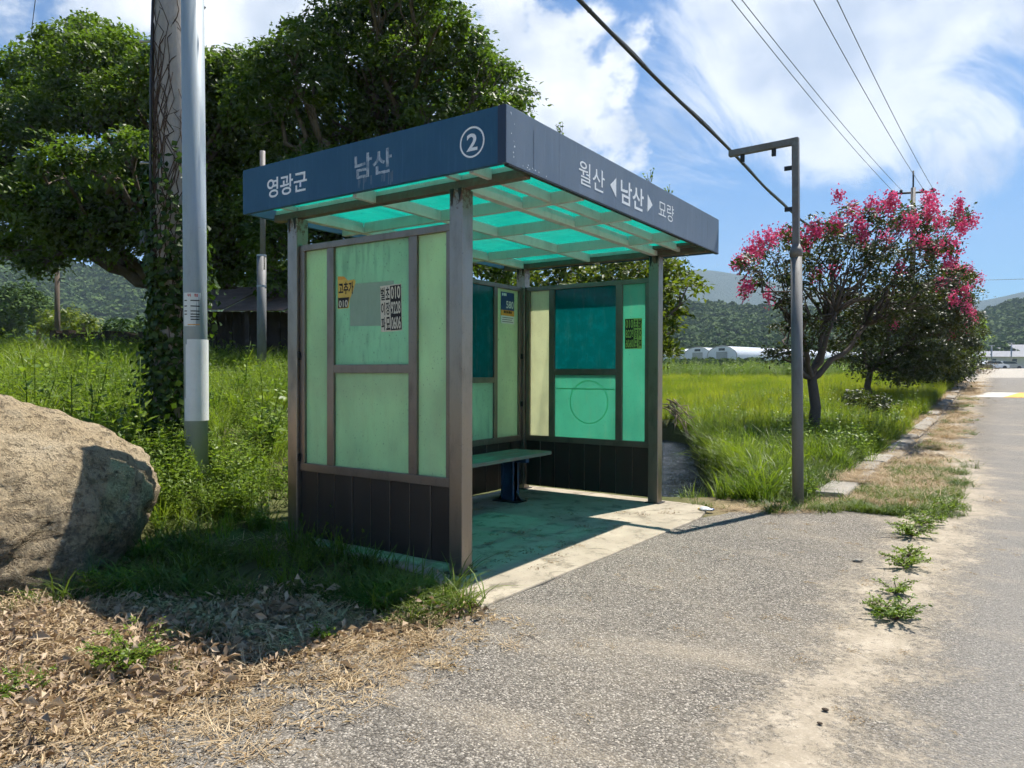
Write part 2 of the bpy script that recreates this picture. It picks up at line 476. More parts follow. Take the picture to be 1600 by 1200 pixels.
c = n.mix(n.math('MULTIPLY', pit, 0.35), c, (0.13, 0.10, 0.07))
h = n.math('ADD', n.math('MULTIPLY', b, 0.7), n.math('MULTIPLY', n.noise(oc, 70, 5, 0.75), 0.5))
h = n.math('SUBTRACT', n.math('ADD', h, n.math('MULTIPLY', n.noise(oc, 7, 6, 0.6), 1.2)), n.math('ADD', n.math('MULTIPLY', crk, 0.7), n.math('MULTIPLY', pit, 0.5)))
finish(n, out, principled(n, c, 0.92, 0, 0.12, n.bump(h, 1.0, 0.055)))

# running water in the ditch
m, n, out = newmat('water')
oc = wpos(n)
h = n.noise(n.mapping(oc, (1, 1, 1)), 16, 6, 0.75, 0.4)
sparkle = n.sstep(n.noise(oc, 24, 6, 0.8), 0.57, 0.64)  # painted glints: bluish-white sparkle put into the water colour
c = n.mix(sparkle, (0.02, 0.03, 0.04), (0.6, 0.66, 0.74))
finish(n, out, principled(n, c, 0.08, 0, 0.8, n.bump(h, 1.0, 0.07)))

# plastic film of the tunnel greenhouses
m, n, out = newmat('film')
c = n.mix(n.noise(n.mapping(objc(n), (1, 1, 1)), 0.4, 5), (0.62, 0.68, 0.74), (0.80, 0.84, 0.88))
p_ = principled(n, c, 0.3, 0, 0.5)
t_ = n.add('ShaderNodeBsdfTranslucent', {'Color': (0.7, 0.76, 0.8, 1)})
finish(n, out, n.add('ShaderNodeMixShader', {0: 0.3, 1: p_.outputs[0], 2: t_.outputs[0]}))

# far mountain, wooded
m, n, out = newmat('mountain')
oc = wpos(n)
c = n.mix(n.noise(oc, 0.035, 8, 0.75), (0.018, 0.038, 0.016), (0.07, 0.10, 0.035))
finish(n, out, principled(n, c, 0.95, 0, 0.05, n.bump(n.noise(oc, 0.05, 8, 0.75), 1.0, 14.0)))
m, n, out = newmat('hillside')
c = n.mix(n.noise(wpos(n), 0.12, 7, 0.7), (0.016, 0.034, 0.012), (0.05, 0.075, 0.02))
finish(n, out, principled(n, c, 0.95, 0, 0.05))

# ------------------------------------------------------------------ mesh helpers
ORIGIN = {}


def link_mesh(name, me, parent=None):
    o = bpy.data.objects.new(name, me)
    COL.objects.link(o)
    if parent is not None:
        o.parent = parent
        ORIGIN[o.name] = ORIGIN[parent.name]
    else:
        ORIGIN[o.name] = np.zeros(3)
    return o


def tag(o, label=None, cat=None, group=None, kind=None):
    if label:
        o['label'] = label
    if cat:
        o['category'] = cat
    if group:
        o['group'] = group
    if kind:
        o['kind'] = kind
    return o


def thing(name, label, cat, loc, group=None):
    o = bpy.data.objects.new(name, None)
    COL.objects.link(o)
    o.location = tuple(loc)
    ORIGIN[o.name] = np.array(loc, float)
    return tag(o, label, cat, group)


class MB:
    """collects faces in world coordinates, builds one mesh object"""

    def __init__(s):
        s.v, s.f, s.n = [], [], 0

    def add(s, verts, faces):
        verts = np.asarray(verts, float)
        s.v.append(verts)
        s.f += [tuple(i + s.n for i in f) for f in faces]
        s.n += len(verts)
        return s

    def box(s, x0, x1, y0, y1, z0, z1):
        v = [(x, y, z) for z in (z0, z1) for y in (y0, y1) for x in (x0, x1)]
        return s.add(v, [(0, 2, 3, 1), (4, 5, 7, 6), (0, 1, 5, 4), (2, 6, 7, 3), (0, 4, 6, 2), (1, 3, 7, 5)])

    def prism(s, pts, a, b):
        """polygon pts (list of 3-vectors) extruded by the vector from a to b"""
        d = np.asarray(b, float) - np.asarray(a, float)
        p = np.asarray(pts, float)
        k = len(p)
        f = [tuple(range(k))[::-1], tuple(range(k, 2 * k))]
        f += [(i, (i + 1) % k, k + (i + 1) % k, k + i) for i in range(k)]
        return s.add(np.vstack([p, p + d]), f)

    def tube(s, path, radii, seg=8, cap=True):
        path = np.asarray(path, float)
        k = len(path)
        radii = np.broadcast_to(np.asarray(radii, float), (k,))
        tang = np.gradient(path, axis=0)
        tang /= np.linalg.norm(tang, axis=1)[:, None] + 1e-9
        up = np.array([0, 0, 1.0]) if abs(tang[0][2]) < 0.9 else np.array([1.0, 0, 0])
        vs_ = []
        a = np.linspace(0, 2 * np.pi, seg, endpoint=False)
        u = np.cross(tang[0], up)
        u /= np.linalg.norm(u)
        for i in range(k):
            u = u - tang[i] * (u @ tang[i])
            u /= np.linalg.norm(u) + 1e-9
            v = np.cross(tang[i], u)
            vs_.append(path[i] + radii[i] * (np.cos(a)[:, None] * u + np.sin(a)[:, None] * v))
        f = []
        for i in range(k - 1):
            for j in range(seg):
                j2 = (j + 1) % seg
                f.append((i * seg + j, i * seg + j2, (i + 1) * seg + j2, (i + 1) * seg + j))
        if cap:
            f.append(tuple(range(seg))[::-1])
            f.append(tuple(range((k - 1) * seg, k * seg)))
        return s.add(np.vstack(vs_), f)

    def build(s, name, mat, parent=None, smooth=False, bevel=0.0, **tags):
        v = np.vstack(s.v)
        o0 = ORIGIN[parent.name] if parent is not None else np.zeros(3)
        me = bpy.data.meshes.new(name)
        me.from_pydata((v - o0).tolist(), [], s.f)
        me.materials.append(MATS[mat])
        if smooth:
            me.polygons.foreach_set('use_smooth', np.ones(len(me.polygons), bool))
        me.update()
        o = link_mesh(name, me, parent)
        if bevel:
            b = o.modifiers.new('bevel', 'BEVEL')
            b.width = bevel
            b.segments = 2
            b.limit_method = 'ANGLE'
        if tags:
            tag(o, **tags)
        return o


def fast_mesh(name, verts, quads=None, tris=None, mat=None, vattr=None, smooth=False):
    """numpy arrays straight into a mesh"""
    me = bpy.data.meshes.new(name)
    verts = np.asarray(verts, np.float32)
    me.vertices.add(len(verts))
    me.vertices.foreach_set('co', verts.ravel())
    loops, starts, c = [], [], 0
    if quads is not None and len(quads):
        loops.append(np.asarray(quads, np.int32).ravel())
        starts.append(np.arange(len(quads)) * 4)
        c = len(quads) * 4
    if tris is not None and len(tris):
        loops.append(np.asarray(tris, np.int32).ravel())
        starts.append(c + np.arange(len(tris)) * 3)
    loops = np.concatenate(loops)
    starts = np.concatenate(starts).astype(np.int32)
    me.loops.add(len(loops))
    me.loops.foreach_set('vertex_index', loops)
    me.polygons.add(len(starts))
    me.polygons.foreach_set('loop_start', starts)
    if smooth:
        me.polygons.foreach_set('use_smooth', np.ones(len(starts), bool))
    me.update(calc_edges=True)
    if vattr is not None:
        a = me.attributes.new('v', 'FLOAT', 'POINT')
        a.data.foreach_set('value', np.asarray(vattr, np.float32))
    if mat:
        me.materials.append(MATS[mat])
    return me


def rand_unit(k):
    v = rng.normal(size=(k, 3))
    return v / np.linalg.norm(v, axis=1)[:, None]


def leaves(c, nrm, L, W, fold=0.18, axis=None, droop=None):
    """diamond leaves, two triangles folded on the midrib; c, nrm (k,3)"""
    k = len(c)
    L = np.broadcast_to(L, (k,))[:, None]
    W = np.broadcast_to(W, (k,))[:, None]
    a = rand_unit(k) if axis is None else axis
    a = a - nrm * (a * nrm).sum(1)[:, None]
    a /= np.linalg.norm(a, axis=1)[:, None] + 1e-9
    b = np.cross(nrm, a)
    v = np.empty((k, 4, 3))
    v[:, 0] = c - a * L / 2
    v[:, 1] = c + b * W / 2 + nrm * W * fold - a * L * 0.05
    v[:, 2] = c + a * L / 2
    v[:, 3] = c - b * W / 2 + nrm * W * fold - a * L * 0.05
    i = np.arange(k)[:, None] * 4
    t = np.concatenate([i + np.array([0, 2, 1]), i + np.array([0, 3, 2])])
    return v.reshape(-1, 3), t


# ------------------------------------------------------------------ lay of the land
def sm(x):
    x = np.clip(x, 0, 1)
    return x * x * (3 - 2 * x)


_yy = np.linspace(-60, 400, 4601)
_zz = np.interp(_yy, [-60, 9, 15, 29, 45, 64, 120, 200, 400], [0, 0, 0.14, 0.80, 1.42, 1.90, 2.45, 3.0, 3.2])
_zz = np.convolve(np.pad(_zz, 40, mode='edge'), np.ones(81) / 81, 'valid')


def zr(y):
    return np.interp(y, _yy, _zz)


DITCH = np.array([(-0.3, 4.9), (-1.2, 6.6), (-2.6, 9.8), (-4.2, 13.6), (-7.5, 16.0), (-14, 18.0)])


def dist_poly(x, y, poly):
    d = np.full(np.shape(x), 1e9)
    for a, b in zip(poly[:-1], poly[1:]):
        ab = b - a
        t = np.clip(((x - a[0]) * ab[0] + (y - a[1]) * ab[1]) / (ab @ ab), 0, 1)
        d = np.minimum(d, np.hypot(x - a[0] - t * ab[0], y - a[1] - t * ab[1]))
    return d


def lump(x, y, s=1.0):
    return (np.sin(x * 1.7 * s + 0.6 * np.sin(y * 1.3 * s)) * np.cos(y * 1.9 * s + 0.8 * np.sin(x * 0.9 * s)))


def g(x, y):
    x = np.asarray(x, float)
    y = np.asarray(y, float)
    z = zr(y) * sm((9.5 - (x - 8.0) * 0) / 9.5)
    d = (x - CAM[0]) * -0.766 + (y - CAM[1]) * -0.643       # left of the shelter the ground climbs to a bank
    bank = 1.55 * (1 - np.exp(-np.clip(-x - 1.98, 0, 400) / 5.0)) * sm(d / 3.0)
    z = z + bank + 0.03 * np.clip(-x - 14, 0, 30) * sm(d / 3.0)
    # soft lumps away from the paved parts
    off = sm((-x - 2.1) / 1.2)
    z = z + 0.06 * lump(x, y) * off * sm((60 - np.abs(x)) / 40)
    verge = sm((1.45 - x) / 0.5) * sm((y - 4.5) / 0.8)
    z = z + 0.10 * verge + 0.04 * lump(x, y, 0.8) * verge * sm((40 - y) / 20)
    # paddy fields lie a little below the road
    z = z - 0.45 * sm((-x - 2.0) / 4.0) * sm((y - 12) / 8) * sm(1 - bank)
    dd = dist_poly(x, y, DITCH)
    z = z - 1.05 * sm((0.88 - dd) / 0.36)
    return z


def gz_(x, y):
    return float(g(np.array([x]), np.array([y]))[0])


def axis_coords(lo, hi, step, far, ratio=1.16):
    a = list(np.arange(lo, hi + 1e-6, step))
    s_, x_ = step, lo
    while x_ > -far:
        s_ *= ratio
        x_ -= s_
        a.insert(0, x_)
    s_, x_ = step, hi
    while x_ < far:
        s_ *= ratio
        x_ += s_
        a.append(x_)
    return np.array(a)


def litter_line(x, y):
    return y - (-1.75 + (x + 1.5) * 0.667)                    # below 0: dry litter in front of the bank


def road_left(y):
    return np.interp(y, [-12, -4.5, -2.33, -0.95, -0.42, 2.9, 3.6, 4.15, 4.6, 4.8, 150],
                     [-0.9, -0.05, 0.22, 0.40, 0.50, 0.62, 0.85, 1.22, 1.52, 1.63, 1.63])


xs = axis_coords(-13, 6.4, 0.11, 2600)
ys = axis_coords(-6.5, 21, 0.11, 2600)
XX, YY = np.meshgrid(xs, ys)
ZZ = g(XX, YY)
road_in = XX > road_left(YY)
ZZ = np.where(road_in & (YY < 150), ZZ - 0.03, ZZ)
nx, ny = len(xs), len(ys)
idx = np.arange(nx * ny).reshape(ny, nx)
quads = np.stack([idx[:-1, :-1], idx[:-1, 1:], idx[1:, 1:], idx[1:, :-1]], -1).reshape(-1, 4)
me = fast_mesh('ground', np.stack([XX, YY, ZZ], -1).reshape(-1, 3), quads, mat='ground', smooth=True)
zone = np.zeros((nx * ny, 4), np.float32)
LL = litter_line(XX, YY)
lit = sm((0.25 - LL) / 0.5) * sm((XX + 3.2) / 0.6)
lit = np.maximum(lit, sm((0.55 - np.abs(XX - 1.55)) / 0.4) * (YY > 3.2) * (YY < 60))
lit = np.maximum(lit, 0.8 * sm((1.0 - np.hypot(XX - 0.9, YY - 3.9)) / 0.5))
zone[:, 1] = (lit * (0.75 + 0.25 * lump(XX, YY, 3))).ravel()
zone[:, 0] = (sm((XX - 1.5) / 0.2) * sm((YY - 3) / 1) * 0.8).ravel()
zone[:, 2] = sm((np.hypot(XX, YY) - 24) / 10).ravel()
zone[:, 3] = 1
a = me.color_attributes.new('zone', 'FLOAT_COLOR', 'POINT')
a.data.foreach_set('color', zone.ravel())
tag(link_mesh('ground', me), kind='structure')

# road and lay-by: one paved sheet with a ragged left edge
ry = np.concatenate([np.arange(-12, 8, 0.06), np.arange(8, 30, 0.5), np.arange(30, 175, 2.0)])
rag = np.convolve(rng.normal(0, 0.16, len(ry)), np.ones(5) / 5, 'same') * (ry < 4.3) + 0.05 * np.sin(ry * 5.1) * (ry < 4.3)
rag *= np.where((ry > -0.5) & (ry < 3.4), 0.12, 1.0)
nc = 30
cols = np.linspace(0, 1, nc) ** 1.6
rl = road_left(ry) + rag
RX = rl[:, None] + (9.6 - rl)[:, None] * cols[None, :]
RY = np.repeat(ry[:, None], nc, 1)
RZ = zr(RY) + 0.008 + 0.03 * sm((RX - 3.2) / 2.5)
ridx = np.arange(RX.size).reshape(RX.shape)
q = np.stack([ridx[:-1, :-1], ridx[:-1, 1:], ridx[1:, 1:], ridx[1:, :-1]], -1).reshape(-1, 4)
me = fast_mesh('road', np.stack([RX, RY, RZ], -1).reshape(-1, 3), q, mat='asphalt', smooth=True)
tag(link_mesh('road', me), kind='structure')

# painted speed-hump band
band = tag(thing('road_marking', None, None, (0, 0, 0)), kind='structure')
for k in range(7):
    x0 = 2.05 + k * 0.95
    mb = MB()
    y0, y1 = 26.0, 28.6
    zc = lambda x, y: float(zr(y) + 0.012 + 0.03 * sm((x - 3.2) / 2.5) + 0.004)
    sk = 0.5
    pts = [(x0, y0), (x0 + 0.95, y0), (x0 + 0.95 + sk, y1), (x0 + sk, y1)]
    mb.add([(x, y, zc(x, y)) for x, y in pts], [(0, 1, 2, 3)])
    mb.build('painted_block', 'road_orange' if k % 2 else 'road_white', band)

# waiting platform
mb = MB()
edge = [(-1.90, 0.0), (-0.95, -0.01), (-0.25, -0.08), (0.12, -0.26), (0.50, -0.46), (0.535, 0.4), (0.57, 1.2), (0.60, 2.1), (0.635, 2.9), (0.56, 3.3), (0.44, 3.60), (-0.7, 3.66), (-1.90, 3.68)]
mb.prism([(x, y, -0.18) for x, y in edge], (0, 0, -0.18), (0, 0, 0.022))
mb.build('concrete_platform', 'platform', bevel=0.012, kind='structure')

# ditch water
wd = []
for i in range(len(DITCH)):
    t = DITCH[min(i + 1, len(DITCH) - 1)] - DITCH[max(i - 1, 0)]
    t = t / np.linalg.norm(t)
    nrm = np.array([-t[1], t[0]])
    zw = -0.52 + max(0, DITCH[i][1] - 9) * 0.03
    for sgn in (-0.74, -0.25, 0.25, 0.74):
        q_ = DITCH[i] + nrm * sgn
        wd.append((q_[0], q_[1], zw))
me = bpy.data.meshes.new('water')
me.from_pydata(wd, [], [(i * 4 + j, i * 4 + j + 1, i * 4 + 5 + j, i * 4 + 4 + j) for i in range(len(DITCH) - 1) for j in range(3)])
me.materials.append(MATS['water'])
tag(link_mesh('water', me), kind='structure')

# kerb of single stones
kerb = tag(thing('kerb', None, None, (1.5, 5.0, 0)), kind='structure')
kw = random.Random(3)
yk = 4.88
while yk < 62:
    L = 1.0 if yk > 6.5 else 1.15
    zz = float(zr(yk + L / 2))
    jx, jz = kw.uniform(-0.05, 0.05), kw.uniform(-0.035, 0.02)
    x0 = 1.30 if yk < 9 else 1.38
    tilt = kw.uniform(-0.03, 0.03)
    mb = MB()
    dz = float(zr(yk + L) - zr(yk))
    v = []
    for (yy, zo) in ((yk + 0.008, -dz / 2), (yk + L - 0.008, dz / 2)):
        for (xx, z1) in ((x0, -0.14), (1.63, -0.14), (1.63, 0.07 + jz), (1.60, 0.09 + jz), (x0, 0.095 + jz + tilt)):
            v.append((xx + jx + tilt * (yy - yk), yy, zz + zo + z1))
    mb.add(v, [(4, 3, 2, 1, 0), (5, 6, 7, 8, 9)] + [(i, (i + 1) % 5, 5 + (i + 1) % 5, 5 + i) for i in range(5)])
    mb.build('kerb_stone', 'kerb_concrete', kerb, bevel=0.02 if yk < 12 else 0)
    yk += L

# ------------------------------------------------------------------ bus shelter
def text_mesh(body, size, bold=0.0, sx=1.0):
    cu = bpy.data.curves.new('t', 'FONT')
    cu.body = body
    cu.size = size
    cu.offset = bold * size
    cu.align_x = 'CENTER'
    cu.resolution_u = 4
    o = bpy.data.objects.new('t', cu)
    COL.objects.link(o)
    dg = bpy.context.evaluated_depsgraph_get()
    me = bpy.data.meshes.new_from_object(o.evaluated_get(dg))
    bpy.data.objects.remove(o)
    bpy.data.curves.remove(cu)
    v = np.empty(len(me.vertices) * 3, np.float32)
    me.vertices.foreach_get('co', v)
    v = v.reshape(-1, 3)
    lo, hi = v.min(0), v.max(0)
    v = v - (lo + hi) / 2                 # centred on its own ink
    v[:, 0] *= sx
    return me, v, hi - lo


def lettering(body, height, centre, right, up, mat, parent, bold=0.012, width=None, name='lettering', flip=False):
    """flat print: ink box of the given height (and width), lying in the plane of right / up"""
    me, v, ext = text_mesh(body, 1.0, bold)
    ky = height / ext[1]
    kx = ky if width is None else width / ext[0]
    right, up, centre = (np.asarray(q, float) for q in (right, up, centre))
    co = centre + v[:, :1] * kx * right * (-1 if flip else 1) + v[:, 1:2] * ky * up - ORIGIN[parent.name]
    me.vertices.foreach_set('co', co.astype(np.float32).ravel())
    me.update()
    me.name = name
    me.materials.clear()
    me.materials.append(MATS[mat])
    return link_mesh(name, me, parent)


shelter = thing('bus_shelter', 'bronze framed bus shelter with green panes and a blue lettered roof fascia', 'bus shelter', (0, 0, 0))
cw = 0.115
ZC = 2.675
for (x0, y0) in ((-cw, 0.0), (-1.83, 0.0), (-cw, 3.38), (-1.83, 3.38)):
    mb = MB().box(x0, x0 + cw, y0, y0 + 0.12, 0.022, ZC)
    post = mb.build('post', 'bronze', shelter, bevel=0.006)
    MB().box(x0 - 0.025, x0 + cw + 0.025, y0 - 0.025, y0 + 0.145, 0.018, 0.03).build('base_plate', 'dark_metal', post)
    # angle bracket at the head
    mb = MB()
    mb.prism([(x0 + cw * 0.2, y0 - 0.004, ZC - 0.12), (x0 + cw * 0.35, y0 - 0.004, ZC), (x0 + cw * 0.05, y0 - 0.004, ZC)], (0, 0, 0), (0, 0.003, 0))
    mb.prism([(x0 + cw * 0.8, y0 - 0.004, ZC - 0.09), (x0 + cw * 0.95, y0 - 0.004, ZC), (x0 + cw * 0.65, y0 - 0.004, ZC)], (0, 0, 0), (0, 0.003, 0))
    mb.build('gusset', 'dark_metal', post)


def wall(axis, pos, uprights, rail_z, panes, boards, s_lo, s_hi, zt=2.44, mid_between=None):
    """one glazed side. axis 'x': runs along X at y=pos; axis 'y': runs along Y at x=pos"""
    def bx(s0, s1, z0, z1, n0, n1):
        mb = MB()
        return mb.box(s0, s1, pos + n0, pos + n1, z0, z1) if axis == 'x' else mb.box(pos + n0, pos + n1, s0, s1, z0, z1)
    bx(s_lo, s_hi, 2.40, zt + 0.01, -0.028, 0.028).build('top_rail', 'frame', shelter, bevel=0.003)
    bx(s_lo, s_hi, 0.61, 0.675, -0.03, 0.03).build('sill_rail', 'frame', shelter, bevel=0.003)
    for (a, b) in uprights:
        bx(a, b, 0.675, 2.40, -0.026, 0.026).build('mullion', 'frame', shelter, bevel=0.003)
    for (a, b, z0, z1) in rail_z:
        bx(a, b, z0, z1, -0.024, 0.024).build('mid_rail', 'frame', shelter, bevel=0.003)
    for (a, b, z0, z1, mname) in panes:
        bx(a - 0.004, b + 0.004, z0 - 0.004, z1 + 0.004, -0.003, 0.003).build('pane', mname, shelter)
    nb = boards
    wv = (s_hi - s_lo) / nb
    for k in range(nb):
        off = 0.006 if k % 2 else 0.0
        a, b = s_lo + k * wv + 0.003, s_lo + (k + 1) * wv - 0.003
        bx(a, b, 0.075, 0.61, -0.012 + off, 0.012 + off).build('kick_board', 'kick', shelter, bevel=0.002)
        bx(b + 0.0005, b + 0.0055, 0.075, 0.61, -0.016, 0.016).build('joint_strip', 'frame', shelter)


side_up = [(-1.712, -1.655), (-1.388, -1.312), (-0.520, -0.440), (-0.168, -0.118)]
L_mid = (1.41, 1.475)
wall('x', 0.055, side_up, [(-1.312, -0.52, *L_mid)],
     [(-1.655, -1.388, 0.675, 2.40, 'pane_green'), (-1.312, -0.52, 1.475, 2.40, 'pane_green_mid'),
      (-1.312, -0.52, 0.675, 1.41, 'pane_green'), (-0.44, -0.168, 0.675, 2.40, 'pane_green')], 8, -1.712, -0.118)
wall('x', 3.435, side_up, [(-1.312, -0.52, 1.40, 1.47)],
     [(-1.655, -1.388, 0.675, 2.40, 'pane_cream'), (-1.312, -0.52, 1.47, 2.40, 'pane_dark'),
      (-1.312, -0.52, 0.675, 1.40, 'pane_aqua'), (-0.44, -0.168, 0.675, 2.40, 'pane_aqua')], 8, -1.712, -0.118)
back_up = [(0.125, 0.185), (0.60, 0.665), (1.70, 1.765), (2.815, 2.88), (3.32, 3.378)]
wall('y', -1.775, back_up, [(0.665, 1.70, 1.31, 1.37), (1.765, 2.815, 1.31, 1.37)],
     [(0.185, 0.60, 0.675, 2.40, 'pane_green'), (0.665, 1.70, 1.37, 2.40, 'pane_dark'), (1.765, 2.815, 1.37, 2.40, 'pane_dark'),
      (0.665, 1.70, 0.675, 1.31, 'pane_green_mid'), (1.765, 2.815, 0.675, 1.31, 'pane_green_mid'),
      (2.88, 3.32, 0.675, 2.40, 'pane_green')], 14, 0.125, 3.378)
# small lock boxes on the corner posts
for (x, y, z) in ((-1.722, 0.02, 1.55), (-1.722, 0.02, 0.72), (-1.74, 3.365, 1.62), (-1.742, 3.365, 1.05)):
    MB().box(x - 0.015, x + 0.02, y - 0.012, y + 0.012, z - 0.03, z + 0.03).build('latch', 'dark_metal', shelter)

# roof: ring of beams on the posts, joists, plastic sheets, fascia
ox, oyn, oyf, oxl, zt, zb = 0.534, -0.248, 3.716, -2.073, 3.054, 2.697
mbs = [MB().box(-2.03, 0.49, 0.025, 0.095, ZC + 0.001, 2.735), MB().box(-2.03, 0.49, 3.405, 3.475, ZC + 0.001, 2.735),
       MB().box(-0.09, -0.025, 0.096, 3.404, ZC + 0.002, 2.733), MB().box(-1.805, -1.74, 0.096, 3.404, ZC + 0.002, 2.733)]
for mb, mt in zip(mbs, ('beam', 'beam', 'joist', 'joist')):
    mb.build('beam', mt, shelter, bevel=0.003)
ylines = [-0.195, 0.06, 0.80, 1.62, 2.70, 3.44, 3.668]
xlines = [-2.025, -1.7725, -0.86, -0.0575, 0.21, 0.485]
ZP = 2.775
for yl in ylines[1:-1]:
    z0 = 2.737 if yl in (0.06, 3.44) else 2.682
    xa = [(-2.03, 0.49)] if z0 > 2.7 else [(-2.03, -1.806), (-1.739, -0.091), (-0.024, 0.49)]
    for a, b in xa:
        MB().box(a, b, yl - 0.02, yl + 0.02, z0, ZP - 0.004).build('joist', 'joist', shelter)
for xl in xlines[1:-1]:
    for a, b in zip(ylines[:-1], ylines[1:]):
        edge_bay = a == ylines[0] or b == ylines[-1]
        z0 = 2.736 if abs(xl + 0.86) > 0.1 and abs(xl - 0.21) > 0.1 else (2.70 if xl > 0 else 2.684)
        MB().box(xl - 0.018, xl + 0.018, a + 0.0355 if a in (0.06, 3.44) and z0 < 2.73 else a + 0.021, b - 0.0355 if b in (0.06, 3.44) and z0 < 2.73 else b - 0.021, z0, ZP - 0.006).build('joist', 'joist', shelter)
for a, b in zip(ylines[:-1], ylines[1:]):
    for c_, d_ in zip(xlines[:-1], xlines[1:]):
        MB().box(c_ + 0.003, d_ - 0.003, a + 0.003, b - 0.003, ZP, ZP + 0.006).build('roof_sheet', 'pane_roof', shelter)
MB().box(-2.03, 0.49, 3.48, 3.676, 2.705, 2.712).build('soffit', 'beam', shelter)
MB().box(-0.16, 0.40, 3.30, 3.40, 2.737, 2.768).build('bracket', 'beam', shelter)

# fascia boards, butted at the corners
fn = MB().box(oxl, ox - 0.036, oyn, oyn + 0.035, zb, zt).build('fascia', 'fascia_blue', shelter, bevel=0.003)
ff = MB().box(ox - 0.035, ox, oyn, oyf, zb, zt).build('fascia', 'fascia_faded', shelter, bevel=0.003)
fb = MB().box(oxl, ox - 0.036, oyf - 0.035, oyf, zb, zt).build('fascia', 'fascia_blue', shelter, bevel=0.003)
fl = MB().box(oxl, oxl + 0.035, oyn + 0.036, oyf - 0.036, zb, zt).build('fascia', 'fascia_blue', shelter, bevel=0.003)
MB().box(ox - 0.062, ox - 0.002, oyn - 0.004, oyn - 0.001, zb + 0.001, zt - 0.001).build('corner_trim', 'fascia_trim', fn)
MB().box(ox - 0.03, ox + 0.003, oyn + 0.02, oyf - 0.01, zb - 0.012, zb - 0.001).build('drip_edge', 'dark_metal', ff)
MB().box(oxl - 0.03, oxl - 0.002, oyn + 0.03, oyn + 0.12, zb + 0.04, zb + 0.14).build('junction_box', 'sign_white', shelter, bevel=0.006)

RX_, RYv, UP = (1, 0, 0), (0, 1, 0), (0, 0, 1)
yp = oyn - 0.0015
lettering('영광군', 0.155, (-1.525, yp, 2.860), RX_, UP, 'letter_white', fn, 0.016, 0.47)
lettering('남산', 0.170, (-0.600, yp, 2.872), RX_, UP, 'letter_worn', fn, 0.020, 0.36)
lettering('2', 0.110, (0.272, yp, 2.866), RX_, UP, 'letter_white', fn, 0.022, 0.085)
mb = MB()
aa = np.linspace(0, 2 * np.pi, 49)[:-1]
ring = [(0.272 + r_ * math.cos(t), yp, 2.866 + r_ * math.sin(t)) for r_ in (0.098, 0.086) for t in aa]
mb.add(ring, [(i, (i + 1) % 48, 48 + (i + 1) % 48, 48 + i) for i in range(48)])
mb.build('number_ring', 'letter_white', fn)
# pale streaks bled from the worn name
mb = MB()
sr = random.Random(11)
for k in range(14):
    x0 = (-0.76 if k < 7 else -0.56) + sr.uniform(0, 0.14)
    z1 = 2.785 + sr.uniform(-0.01, 0.01)
    z0 = z1 - sr.uniform(0.03, 0.085)
    mb.add([(x0, yp + 0.0006, z0), (x0 + sr.uniform(0.004, 0.014), yp + 0.0006, z0), (x0 + 0.012, yp + 0.0006, z1), (x0, yp + 0.0006, z1)], [(0, 1, 2, 3)])
mt, n, out = newmat('streak')
finish(n, out, principled(n, (0.105, 0.165, 0.235), 0.5))
mb.build('bled_streak', 'streak', fn)

xp = ox + 0.0015
lettering('월산', 0.170, (xp, 0.860, 2.858), RYv, UP, 'letter_white', ff, 0.004, 0.40)
lettering('남산', 0.190, (xp, 1.560, 2.862), RYv, UP, 'letter_white', ff, 0.018, 0.44)
lettering('묘량', 0.150, (xp, 2.275, 2.870), RYv, UP, 'letter_white', ff, 0.0, 0.35)
for (y0, s) in ((1.155, 1), (1.965, -1)):
    MB().add([(xp, y0, 2.866), (xp, y0 + 0.105 * s, 2.79), (xp, y0 + 0.105 * s, 2.942)], [(0, 1, 2) if s > 0 else (0, 2, 1)]).build('arrow', 'letter_white', ff)
# seams and chipped paint on the faded board
mb = MB()
for (y0, w_, z0, z1) in ((0.06, 0.010, 2.72, 2.98), (0.66 - 0.27, 0.003, 2.70, 3.05), (3.36, 0.004, 2.70, 3.05)):
    mb.add([(xp - 0.0006, y0, z0), (xp - 0.0006, y0 + w_ * 0.4, z0), (xp - 0.0006, y0 + w_ * 0.4, z1), (xp - 0.0006, y0, z1)], [(0, 1, 2, 3)])
mb.build('seam', 'fascia_trim', ff)
mb = MB()
for k in range(18):
    if k < 8:
        y0, z0 = -0.21 + sr.gauss(0.03, 0.014), sr.uniform(2.72, 3.02)
    else:
        y0, z0 = sr.uniform(-0.2, 0.25), 2.715 + abs(sr.gauss(0, 0.012))
    r_ = sr.uniform(0.002, 0.005)
    pts = [(xp - 0.0003, y0 + r_ * math.cos(t) * sr.uniform(0.6, 1.4), z0 + r_ * math.sin(t) * sr.uniform(0.6, 1.6)) for t in np.linspace(0, 2 * np.pi, 7)[:-1]]
    mb.add(pts, [tuple(range(6))])
mb.build('paint_chip', 'letter_white', ff)


# posters and plates on the panes
def flat(parent, name, pts, mat):
    return MB().prism(pts, (0, 0, 0), parent_n).build(name, mat, parent) if False else MB().add(pts, [tuple(range(len(pts)))]).build(name, mat, parent)


